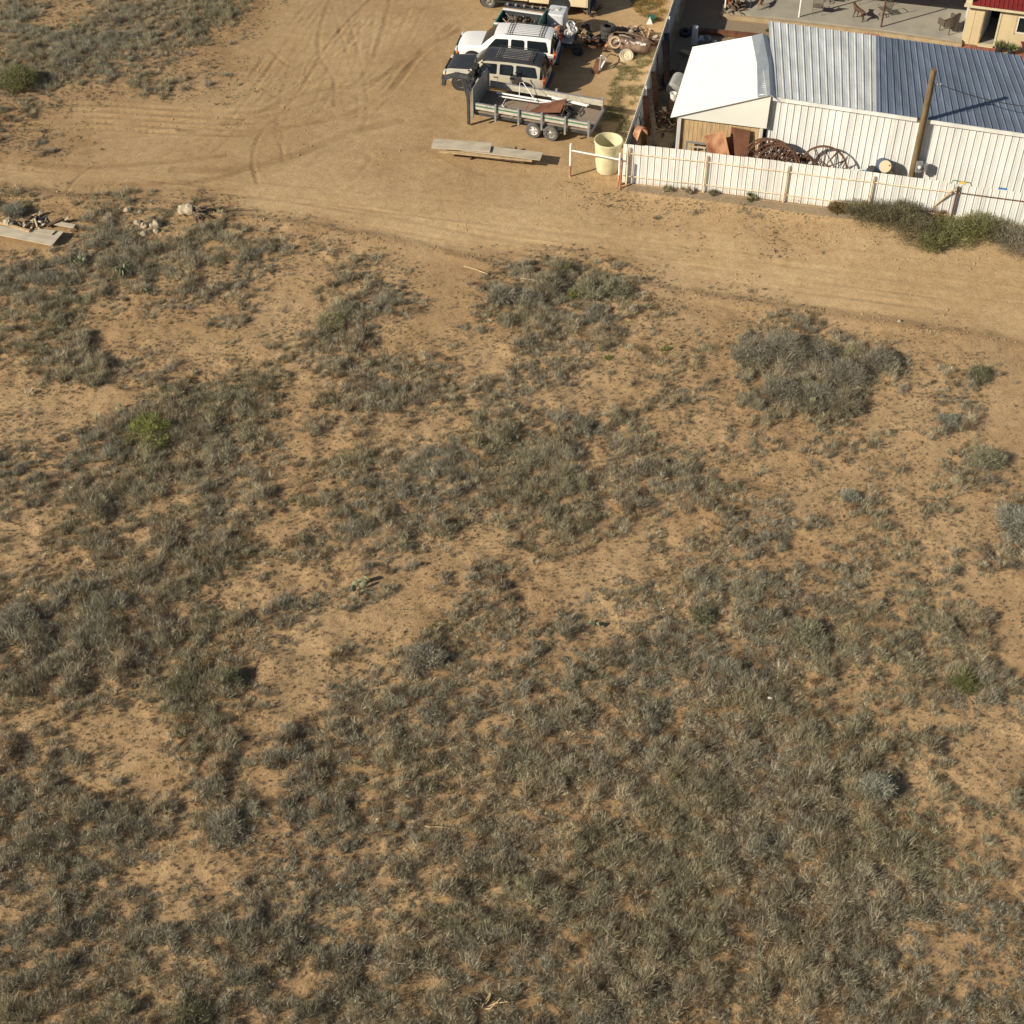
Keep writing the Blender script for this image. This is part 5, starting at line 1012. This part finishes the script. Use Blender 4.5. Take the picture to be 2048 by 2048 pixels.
bk = empty('white_bucket', tuple(at(1346, 199, 1.0)), 0, 'white bucket catching the sun beside the lean-to eave', 'bucket'); MB().lathe([(.13, 0), (.16, .32), (.175, .33), (.175, .35), (.155, .35), (.12, .02), (.001, .02)], 20, cap=False).build('pail', M['bright_white'], bk, smooth=30); MB().tube([(-.165, 0, .33), (-.08, -.1, .42), (.08, -.1, .42), (.165, 0, .33)], .006, 5).build('bail', M['galv'], bk); MB().box(-.2, .2, -.2, .2, -1.0, -.003).build('crate', M['wood_brown'], bk)
wc = at(1388, 88); r = empty('white_cylinder', tuple(wc), 0, 'upright grey white cylinder behind the lean-to roof', 'cylinder'); MB().lathe([(.14, 0), (.16, .03), (.16, .95), (.14, 1.0)], 18).build('shell', M['plastic_white'], r, smooth=30); MB().lathe([(.05, 1.0), (.05, 1.04)], 10).build('cap', M['galv'], r)
junkpile('bright_scrap', tuple(at(1412, 82)), 20, .4, .3, ['white_paint', 'galv', 'chrome'], 'small pale scrap pieces right of the upright cylinder', 'scrap', 61, .45)
tb = at(1371, 60, .3); tag(MB().lathe([(.12, -.1), (.3, -.1), (.32, .0), (.3, .1), (.12, .1)], 18, T(tb.x, tb.y, .15, .2, .1, 0), cap=False).build('old_tyre', M['rubber'], None, smooth=40), 'old tyre in the shade behind the corridor', 'tyre')
for k, (za, lb) in enumerate(((0, 'front steel beam lying across the gravel yard'), (.28, 'rear steel beam lying across the gravel yard'))):
    a = at(1380, 66-k*3.5); b = at(1500, 78-k*3.5); board('steel_beam', (a.x, a.y, .14), (b.x+.6, b.y-.1, .14), .14, .18, 'rust_sheet2', lb, 'beam', 'steel beams on the gravel')
board('tan_plank', at(1362, 100, .1), at(1382, 108, .35), .35, .05, 'wood_tan', 'sunlit tan plank at the back corner of the lean-to', 'plank')
shrub('yard_shrub', 1545, 70, .4, .4, CREO*.8, 'small yellow green shrub at the back left corner of the ribbed roof', 'shrub', 300, ll=.14, lw=.02, twig=False)
# ================================================================ PATIO
PZ = .2
def xyz(p, z): return Vector((p.x, p.y, z))
pa = at(1450, 23, PZ); pb = at(1545, 33, PZ); pc = at(1758, 58, PZ); pd = at(1924, 82, PZ)
back = Vector((math.cos(R(74)), math.sin(R(74)), 0))*12
pts = [pa, pb, pc, pd, pd+back, pa+back]
o = MB().prism([(p.x, p.y) for p in pts], -.2, PZ).build('patio', M['concrete'], None); tag(o, kind='structure')
cw = MB(); pp = [at(1444, 27, PZ), at(1545, 38, PZ), at(1758, 62, PZ), at(1924, 86, PZ)]
for a, b in zip(pp[:-1], pp[1:]): cw.bar(Vector((a.x, a.y-.08, PZ/2-.06)), Vector((b.x, b.y-.08, PZ/2-.06)), .26, PZ+.14)
cw.bar(Vector((pp[0].x-.02, pp[0].y-.1, .04)), Vector((pp[0].x-.02, pp[0].y-.1, .04))+back, .2, PZ+.14)
tag(cw.build('kerb_wall', M['stucco'], None, bevel=.02), 'low tan stucco kerb edging the concrete patio', 'kerb')
def pavers(a, b, n, w_, lb, z=.06):
    a = Vector(a); b = Vector(b); r = empty('brick_edging', tuple(a), math.atan2(b.y-a.y, b.x-a.x), lb, 'brick edging'); Lg = (b-a).length
    for i in range(n): MB().box(i*Lg/n+.008, (i+1)*Lg/n-.008, -w_/2, w_/2, -.05, z).build('brick', M['brick'], r, bevel=.008)
pavers(at(1669, 57), at(1758, 69), 7, .5, 'row of red square pavers between patio and light roof', .10); pavers(at(1915, 93), at(1990, 103), 8, .5, 'row of red pavers in front of the house door', .07); pavers(at(2020, 110), at(2060, 114), 5, .6, 'red pavers at the right below the planters', .07)
def fix_post(px, py, m, lb, h=2.45): q = at(px, py, PZ); tag(MB().tube([(q.x, q.y, PZ), (q.x, q.y, PZ+h)], .05, 8).build('patio_post', M[m], None, smooth=40), lb, 'post', 'posts carrying the patio cover')
fix_post(1598, 34, 'white_paint', 'white patio post in the middle of the patio edge'); fix_post(1762, 54, 'rust', 'rust brown patio post beside the rocking chairs'); fix_post(1450, 19, 'white_paint', 'white patio post at the left patio corner')
q0 = at(1450, 19, PZ); q1 = at(1762, 54, PZ); e_ = (q1-q0).normalized(); n_ = Vector((-e_.y, e_.x, 0)); cov = empty('patio_cover', tuple(q0), 0, 'metal patio cover mostly above the top edge, shading the rear patio', 'patio cover')
kid(MB().ribbed(q0 + e_*-.3 + Vector((0, 0, 2.5)) - n_*-.15, q1 + e_*4.4 + Vector((0, 0, 2.5)) + n_*.15, q1 + e_*4.4 + n_*6 + Vector((0, 0, 2.8)), q0 - e_*.3 + n_*6 + Vector((0, 0, 2.8)), .3, .03), 'roof', M['redroof'], cov)
kid(MB().bar(q0 + n_*.2 + Vector((0, 0, 2.42)), q1 + e_*4.3 + n_*.2 + Vector((0, 0, 2.42)), .08, .14), 'beam', M['trim'], cov)
for k in range(2): p_ = q0 + n_*5.8 + e_*(k*9); kid(MB().tube([(p_.x, p_.y, PZ), (p_.x, p_.y, 2.9)], .05, 8), 'rear_post', M['white_paint'], cov)
def patio_chair(px, py, rz, lb, base=True):
    q = at(px, py, PZ); r = empty('patio_chair', tuple(q), rz, lb, 'chair', 'grey metal patio rockers')
    MB().lathe([(.27, .0), (.29, .015), (.27, .03), (.25, .015), (.27, 0)], 22, cap=False).build('base_ring', M['wrought'], r); MB().tube([(0, 0, .02), (0, 0, .36)], .03, 8).build('pedestal', M['wrought'], r); m = MB()
    for k in range(4): a = k*1.57; m.tube([(0, 0, .1), (math.cos(a)*.27, math.sin(a)*.27, .02)], .014, 5)
    m.build('spokes', M['wrought'], r); m = MB(); m.tube([(-.27, -.25, .40), (.27, -.25, .40), (.27, .25, .40), (-.27, .25, .40), (-.27, -.25, .40)], .016, 6)
    for k in range(8): y = -.22+k*.063; m.box(-.26, .26, y-.02, y+.02, .395, .405)
    m.build('seat', M['wrought'], r); m = MB(); bk_ = [(-.26, .25, .40), (-.27, .33, .80), (-.2, .38, 1.0), (0, .40, 1.05), (.2, .38, 1.0), (.27, .33, .80), (.26, .25, .40)]; m.tube(bk_, .016, 6)
    for k in range(7): x = -.21+k*.07; m.tube([(x, .25, .40), (x, .33, .8), (x*.9, .385, 1.0)], .012, 5)
    m.build('backrest', M['wrought'], r)
    for s in (-1, 1): MB().tube([(s*.28, -.22, .40), (s*.31, -.22, .62), (s*.31, .1, .64), (s*.28, .31, .66)], .016, 6).build('armrest', M['wrought'], r)
    return r
patio_chair(1658, 4, R(80), 'swivel rocker whose round base shows at the top edge', True); patio_chair(1767, 31, R(-160), 'swivel rocker behind the rust brown post')
def straight_chair(px, py, rz, lb):
    q = at(px, py, PZ); r = empty('sling_chair', tuple(q), rz, lb, 'chair')
    for x in (-.26, .26):
        for y in (-.24, .24): MB().tube([(x, y, 0), (x, y*.9, .42)], .015, 6).build('leg', M['wrought'], r)
        MB().tube([(x, -.24, .42), (x, -.22, .62), (x, .22, .64)], .015, 6).build('armrest', M['wrought'], r)
    MB().box(-.26, .26, -.24, .24, .40, .425).build('seat', M['wrought'], r); m = MB(); m.tube([(-.26, .22, .42), (-.25, .34, 1.0), (.25, .34, 1.0), (.26, .22, .42)], .016, 6)
    for k in range(8): x = -.2+k*.057; m.box(x-.017, x+.017, .27, .285, .45, .97, None)
    m.build('backrest', M['wrought'], r)
straight_chair(1634, 26, R(170), 'straight legged sling chair facing away beside the white post')
def wicker():
    q = at(1897, 62, PZ); r = empty('wicker_chair', tuple(q), R(215), 'brown wicker armchair with a tan cushion by the house corner', 'chair')
    for x in (-.28, .28):
        for y in (-.26, .26): MB().tube([(x, y, 0), (x, y, .4)], .022, 6).build('leg', M['wicker'], r)
    MB().box(-.33, .33, -.32, .3, .34, .42).build('seat', M['wicker'], r, bevel=.03); V = []; F = []; n = 13
    for i in range(n):
        a = math.pi*(i/(n-1)); x = -math.cos(a)*.38; y = math.sin(a)*.34 - .02; h = .62 + .42*math.sin(a)**2
        V += [(x, y, .30), (x*1.06, y*1.06, .6), (x*1.12, y*1.12, h), (x*1.0, y*1.0, h-.01), (x*.94, y*.94, .6), (x*.9, y*.9, .30)]
    for i in range(n-1):
        for k in range(5): F.append((i*6+k, i*6+k+1, (i+1)*6+k+1, (i+1)*6+k))
    MB().add(V, F).build('curved_back', M['wicker'], r, smooth=50)
    for s in (-1, 1): MB().box(s*.38-.05, s*.38+.05, -.34, .05, .36, .64).build('arm', M['wicker'], r, bevel=.03)
    MB().box(-.16, .16, .08, .18, .45, .75, T(0, 0, 0, -.2)).build('cushion', M['cushion'], r, bevel=.04); r.scale = (1.25, 1.25, 1.15)
wicker()
# dogs: one continuous skinned body each
def dog(px, py, rz, m, lb, s=1.0, headdown=0.0):
    q = at(px, py, PZ); J = {}; V = []; E = []; Rr = []
    def v(n, p, r): J[n] = len(V); V.append(tuple(Vector(p)*s)); Rr.append(r*s)
    v('pelvis', (-.30, 0, .52), .10); v('loin', (-.10, 0, .53), .095); v('chest', (.14, 0, .50), .135); v('withers', (.26, 0, .56), .10); v('neck', (.38, 0, .66-headdown), .068); v('head', (.46, 0, .74-headdown*1.4), .072); v('muzzle', (.58, 0, .71-headdown*1.6), .040); v('nose', (.65, 0, .70-headdown*1.6), .026)
    v('tail1', (-.42, 0, .54), .028); v('tail2', (-.56, 0, .46), .018); v('tail3', (-.66, 0, .50), .010)
    for a, b in (('pelvis', 'loin'), ('loin', 'chest'), ('chest', 'withers'), ('withers', 'neck'), ('neck', 'head'), ('head', 'muzzle'), ('muzzle', 'nose'), ('pelvis', 'tail1'), ('tail1', 'tail2'), ('tail2', 'tail3')): E.append((J[a], J[b]))
    for sd, off in ((1, .06), (-1, -.05)):
        y = sd*.085
        v('sh%d' % sd, (.22, y, .44), .055); v('el%d' % sd, (.17+off, y, .30), .036); v('wr%d' % sd, (.21+off, y, .14), .024); v('fp%d' % sd, (.22+off, y, .02), .026); v('ft%d' % sd, (.27+off, y, .02), .020)
        v('hi%d' % sd, (-.30, y, .42), .070); v('kn%d' % sd, (-.22-off, y, .31), .044); v('hk%d' % sd, (-.37-off, y, .18), .024); v('hp%d' % sd, (-.34-off, y, .02), .025); v('ht%d' % sd, (-.28-off, y, .02), .020); v('ear%d' % sd, (.44, sd*.055, .81-headdown*1.4), .018)
        for a, b in (('withers', 'sh'), ('sh', 'el'), ('el', 'wr'), ('wr', 'fp'), ('fp', 'ft'), ('pelvis', 'hi'), ('hi', 'kn'), ('kn', 'hk'), ('hk', 'hp'), ('hp', 'ht'), ('head', 'ear')):
            E.append((J[a if a in J else a+str(sd)], J[b+str(sd)]))
    me = bpy.data.meshes.new('dog'); me.from_pydata(V, E, []); me.materials.append(M[m]); o = link(bpy.data.objects.new('dog', me)); o.location = q; o.rotation_euler = (0, 0, rz)
    sk = o.modifiers.new('skin', 'SKIN'); sk.use_smooth_shade = True
    for i, d_ in enumerate(me.skin_vertices[0].data): d_.radius = (Rr[i], Rr[i]); d_.use_root = (i == 0)
    sb = o.modifiers.new('sub', 'SUBSURF'); sb.levels = sb.render_levels = 2; tag(o, lb, 'dog')
dog(1716, 38, R(125), 'dog_brown', 'dark brown dog standing on the patio concrete', 1.0); dog(1521, 15, R(70), 'dog_tan', 'tan dog with a dark back near the driftwood', .85, .12)
# driftwood, cooler and poles at the left corner of the patio
junkpile('driftwood', tuple(at(1466, 17, PZ)), 70, .55, .8, ['bark', 'bark', 'wood_brown'], 'tangled brown driftwood heap at the patio corner', 'driftwood', 71, .7)
r = empty('orange_cooler', tuple(at(1455, 9, PZ+.2)), 0, 'bright orange round cooler behind the driftwood', 'cooler'); MB().lathe([(.13, 0), (.15, .02), (.16, .45), (.14, .48)], 18).build('body', M['orange'], r, smooth=30); MB().lathe([(.165, .45), (.165, .52), (.001, .53)], 18, cap=False).build('lid', M['orange'], r, smooth=30)
board('leaning_post', at(1485, 20, PZ), at(1497, -8, PZ+.4), .16, .12, 'bark', 'thick weathered post left of the tan dog', 'post'); board('leaning_post', at(1500, 17, PZ), at(1503, -10, PZ+.4), .07, .07, 'dark_steel', 'thin dark post between the thick one and the tan dog', 'post')
tb_ = empty('patio_table', tuple(at(1745, 5, PZ)), R(-14), 'grey patio table under the edge of the shade', 'table'); MB().box(-.75, .75, -.45, .45, .70, .73).build('tabletop', M['galv'], tb_, bevel=.01)
for x in (-.65, .65):
    for y in (-.38, .38): MB().tube([(x, y, .7), (x*1.05, y*1.1, 0)], .018, 6).build('leg', M['wrought'], tb_)
# ================================================================ HOUSE
hc = at(1922, 86, 0); hdir = Vector((math.cos(R(-16)), math.sin(R(-16)), 0)); hn = Vector((-hdir.y, hdir.x, 0))
def hp(u, v, z): q = hc + hdir*u + hn*v; return Vector((q.x, q.y, z))
hs = empty('house', tuple(hc), 0, 'cream panelled house corner with red metal roof and an open doorway', 'house'); HH = 2.18
def slab(a, b, z0, z1, t, nm, m, v0=0): 
    q = [hp(a, v0, z0), hp(b, v0, z0), hp(b, v0+t, z0), hp(a, v0+t, z0)]; q += [Vector((p.x, p.y, z1)) for p in q]
    return kid(MB().add(q, [(3, 2, 1, 0), (4, 5, 6, 7), (0, 1, 5, 4), (1, 2, 6, 5), (2, 3, 7, 6), (3, 0, 4, 7)]), nm, m, hs)
D0, D1 = .86, 1.62
slab(0, D0, 0, HH, .12, 'wall', M['housewall']); slab(D1, 6, 0, .95, .12, 'wall', M['housewall']); slab(D1, 2.55, .95, HH, .12, 'wall', M['housewall']); slab(3.5, 6, .95, HH, .12, 'wall', M['housewall']); slab(2.55, 3.5, 1.85, HH, .12, 'wall', M['housewall'])
q = [hp(0, .125, 0), hp(.1, .125, 0), hp(.1, 7, 0), hp(0, 7, 0)]; q += [Vector((p.x, p.y, HH)) for p in q]; kid(MB().add(q, [(3, 2, 1, 0), (4, 5, 6, 7), (0, 1, 5, 4), (1, 2, 6, 5), (2, 3, 7, 6), (3, 0, 4, 7)]), 'side_wall', M['white_metal'], hs)
q = [hp(D0, .125, 0), hp(D0+.05, .125, 0), hp(D0+.4, 2.2, 0), hp(D0+.35, 2.2, 0)]; q += [Vector((p.x, p.y, HH)) for p in q]; kid(MB().add(q, [(3, 2, 1, 0), (4, 5, 6, 7), (0, 1, 5, 4), (1, 2, 6, 5), (2, 3, 7, 6), (3, 0, 4, 7)]), 'door_leaf', M['white_metal'], hs)
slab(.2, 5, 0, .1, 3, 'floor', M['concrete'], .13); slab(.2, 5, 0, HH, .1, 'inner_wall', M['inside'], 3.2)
slab(D0-.07, D0+.0, 0, HH-.02, .03, 'door_frame', M['wood_tan'], -.032); slab(D1, D1+.09, 0, HH-.02, .03, 'door_frame', M['trim'], -.032); slab(D0, D1, 0, .12, .3, 'door_sill', M['trim'], -.25)
m = slab(2.62, 3.43, 1.0, 1.8, .03, 'window_pane', M['glass'], .04); 
for (a, b, z0, z1) in ((2.55, 2.62, .95, 1.85), (3.43, 3.5, .95, 1.85), (2.62, 3.43, .95, 1.0), (2.62, 3.43, 1.8, 1.85)): slab(a, b, z0, z1, .10, 'window_frame', M['bright_white'], -.02)
slab(2.45, 2.548, .87, 1.95, .025, 'window_trim', M['wood_tan'], -.028)
slab(-.25, 6.2, HH, HH+.14, .10, 'fascia', M['trim'], -.38); slab(-.2, 6.2, HH-.01, HH+.02, .37, 'soffit', M['trim'], -.279)
rfz = 1.45; kid(MB().ribbed(hp(.15, -.40, HH+.15), hp(6.2, -.40, HH+.15), hp(6.2, 5, HH+rfz), hp(.15, 5, HH+rfz), .23, .03, .03), 'roof', M['redroof'], hs)
slab(-.2, .12, HH+.14, HH+.55, .5, 'corner_trim', M['trim'], -.25)
kid(MB().bar(hp(.38, -.005, .02), hp(.38, -.005, HH-.02), .02, .01), 'siding_joint', M['wood_tan'], hs)
for (px, py, lb) in ((1997, 104, 'left of two planters with green leaves by the house door'), (2021, 110, 'right of two planters with green leaves by the house door')):
    p = at(px, py); r = empty('planter', tuple(p), 0, lb, 'planter', 'dark pots by the house door'); MB().lathe([(.14, 0), (.21, .30), (.23, .31), (.23, .34), (.19, .34), (.001, .30)], 18, cap=False).build('pot', M['black_plastic'], r, smooth=30)
    N = 160; a = rng.random(N)*6.28; e = rng.random(N)*1.3+.2; dv = np.stack([np.cos(a)*np.cos(e), np.sin(a)*np.cos(e), np.sin(e)], 1); veg_object('foliage', [blades(np.stack([dv[:, 0]*.15, dv[:, 1]*.15, .3+.2*rng.random(N)], 1), dv, .22*(.5+rng.random(N)), np.full(N, .05), np.tile(np.array([.20, .23, .10]), (N, 1))*(1+rng.normal(0, .2, (N, 1))), .3)], r)
# tall dead tree off to the left rear that throws the ragged shade on the far yard is outside the picture
# ================================================================ LEFT: DUMPED BOARDS, ROCKS, STUMP
P_ = [at(*q, .22) for q in ((-60, 455), (78, 458), (128, 463), (103, 491), (0, 472), (-60, 462))]
def sheet(pts, t, m, nm, lb, cat='board', group=None):
    n = len(pts); o = MB().add([Vector(p) for p in pts] + [Vector(p)+Vector((0, 0, t)) for p in pts], [tuple(range(n)), tuple(range(2*n-1, n-1, -1))] + [(i, n+i, n+(i+1) % n, (i+1) % n) for i in range(n)]).build(nm, M[m], None); return tag(o, lb, cat, group)
sheet([at(-40, 444, .22), at(40, 460, .22), at(128, 464, .24), at(104, 492, .22), at(-40, 463, .20)][::-1], .04, 'wood_grey', 'plywood_sheet', 'big pale plywood sheet dumped at the left edge')
sheet([at(78, 459, .29), at(112, 463, .29), at(104, 470, .29), at(70, 466, .29)][::-1], .05, 'wood_grey', 'board', 'short board lying on the big plywood sheet', 'board', 'boards dumped at the left edge'); sheet([at(118, 444, .12), at(152, 450, .12), at(147, 457, .12), at(108, 450, .12)][::-1], .04, 'wood_grey', 'board', 'small separate board above the big sheet', 'board', 'boards dumped at the left edge')
board('post', at(95, 452, .12), at(126, 436, .25), .18, .08, 'wood_brown', 'brown timber slanting above the small board', 'timber'); board('post', at(127, 441, .1), at(138, 434, .35), .14, .05, 'wood_grey', 'short grey offcut tipped up beside the timber', 'offcut')
board('post', at(-20, 440, .1), at(60, 462, .32), .12, .08, 'wood_tan', 'tan pole half under the dumped sheet', 'pole')
junkpile('broken_boards', tuple(at(60, 448)), 46, .9, .25, ['bark', 'wood_tan', 'wood_grey', 'wood_brown'], 'broken wood pieces around the dumped plywood', 'debris', 81, .9)
def rock(px, py, s, lb, zs=.8, z0=.0, sx=1.0):
    p = at(px, py); rr = np.random.default_rng(int(px*7+py)); m = MB(); m.lathe([(.01, -.3), (.75, -.25), (1.0, .1), (.85, .55), (.45, .85), (.01, .95)], 9, None, cap=False)
    V = [tuple(Vector(v)*1.0) for v in m.v]; m.v = [(x*s*sx*(1+rr.normal()*.14), y*s*(1+rr.normal()*.14), z*s*zs*(1+rr.normal()*.1)) for x, y, z in V]; o = m.build('rock', M['stone'], None); o.location = (p.x, p.y, gz(p.x, p.y)+z0); o.rotation_euler = (rr.normal()*.2, rr.normal()*.2, rr.random()*6); tag(o, lb, 'rock', 'pale rocks beside the dirt road')
for a in ((255, 422, .22, 'upper left pale rock beside the road', .7), (280, 425, .13, 'small pale rock right of the upper left one'), (275, 446, .2, 'pale rock at the middle left of the group'), (290, 452, .2, 'pale pointed rock in the centre of the group', 1.1), (315, 452, .22, 'tallest pale rock, right side of the group', 1.5), (303, 452, .13, 'small rock between the centre and tallest ones'), (313, 463, .16, 'low rock under the tallest one'), (288, 468, .16, 'lowest rock of the group'), (262, 458, .12, 'small flat rock at the left bottom of the group', .5),
          (67, 438, .2, 'pale broken block above the plywood sheet', .7), (20, 455, .24, 'pale lump resting on the plywood sheet', .8, .25), (1798, 646, .10, 'small pale stone at the bend of the road edge'), (1225-10, 1305, .05, 'tiny white stone in open sand', .7)): rock(*a)
st = empty('tree_stump', tuple(at(378, 430)), R(-15), 'pale cut tree stump lying on its side with dark roots', 'stump'); m = MB().lathe([(.10, -.08), (.22, -.03), (.25, .12), (.21, .3), (.27, .45), (.19, .62)], 11, T(-.35, 0, .22, 0, R(80), 0)); _q = random.Random(3); m.v = [(x+_q.gauss(0, .03), y+_q.gauss(0, .03), z+_q.gauss(0, .025)) for x, y, z in m.v]; m.build('log', M['stone'], st); m = MB(); rr = random.Random(9)
for i in range(40): a = Vector((.2+rr.random()*.25, rr.gauss(0, .12), .22+rr.gauss(0, .1))); b = a + Vector((.2+rr.random()*.6, rr.gauss(0, .35), rr.gauss(0, .18))); b.z = max(b.z, .02); m.tube([a, (a+b)/2+Vector((0, 0, rr.gauss(0, .05))), b], [.03, .02, .008], 5)
m.build('roots', M['bark'], st)
br = empty('dead_branch', tuple(at(432, 426)), 0, 'thin dead branches sticking out right of the stump', 'branch'); m = MB(); m.tube([(0, 0, .05), (-.1, .15, .3), (-.45, .3, .75)], [.025, .02, .008], 5); m.tube([(0, 0, .05), (-.05, .15, .35), (-.15, .2, .65)], [.02, .015, .006], 5); m.tube([(0, 0, .05), (.6, .1, .25), (1.1, .15, .45)], [.02, .015, .006], 5); m.tube([(-.3, -.05, .05), (.8, .1, .08), (2.0, .12, .10)], [.03, .02, .01], 5); m.build('twigs', M['wood_brown'], br)
a = at(928, 532, .08); b = at(975, 548, .12); tag(MB().tube([a, (a+b)/2+Vector((0, 0, .04)), b], .03, 7).build('pale_stick', M['wood_tan'], None, smooth=40), 'straight pale stick lying at the edge of the road', 'stick')
a = at(1040, 556, .1); b = at(1075, 561, .1); tag(MB().tube([a, b], .015, 6).build('thin_stick', M['wood_grey'], None), 'thin pale stick at the top of the roadside clump', 'stick')
c_ = at(1540, 1398, .15); tag(MB().lathe([(.03, -.06), (.035, -.055), (.035, .055), (.03, .06)], 10, T(c_.x, c_.y, .2, R(80), 0, R(60)) @ Matrix.Diagonal((1.2, 1.2, 1.2, 1))).build('drink_can', M['bright_white'], None), 'small white can shining in the thick grass', 'can')
c_ = at(1551, 1517, .25); tag(MB().lathe([(.155, -.004), (.165, 0), (.155, .004), (.15, 0), (.155, -.004)], 26, T(c_.x, c_.y, .30, .2, .1, 0), cap=False).build('wire_ring', M['mesh_wire'], None), 'thin pale wire ring resting on the dense grass', 'ring')
a = at(850, 1652, .1); m = MB(); m.tube([a, a+Vector((.15, -.06, .03)), a+Vector((.3, -.02, .0)), a+Vector((.65, -.06, .02))], [.022, .02, .016, .01], 6); tag(m.build('crooked_stick', M['wood_tan'], None), 'crooked pale stick in the lower middle grass', 'stick')
r = empty('dead_cholla', tuple(at(960, 2015)), 0, 'pale tan branching dead cholla at the bottom edge', 'cactus'); m = MB(); rr = random.Random(12)
for i in range(12): a = Vector((rr.gauss(0, .28), rr.gauss(0, .18), .15)); b = a+Vector((rr.gauss(0, .12), rr.gauss(0, .12), .12+rr.random()*.12)); m.tube([(a.x*.4, a.y*.4, .0), a, b], [.02, .018, .012], 6)
m.build('joints', M['wood_tan'], r)
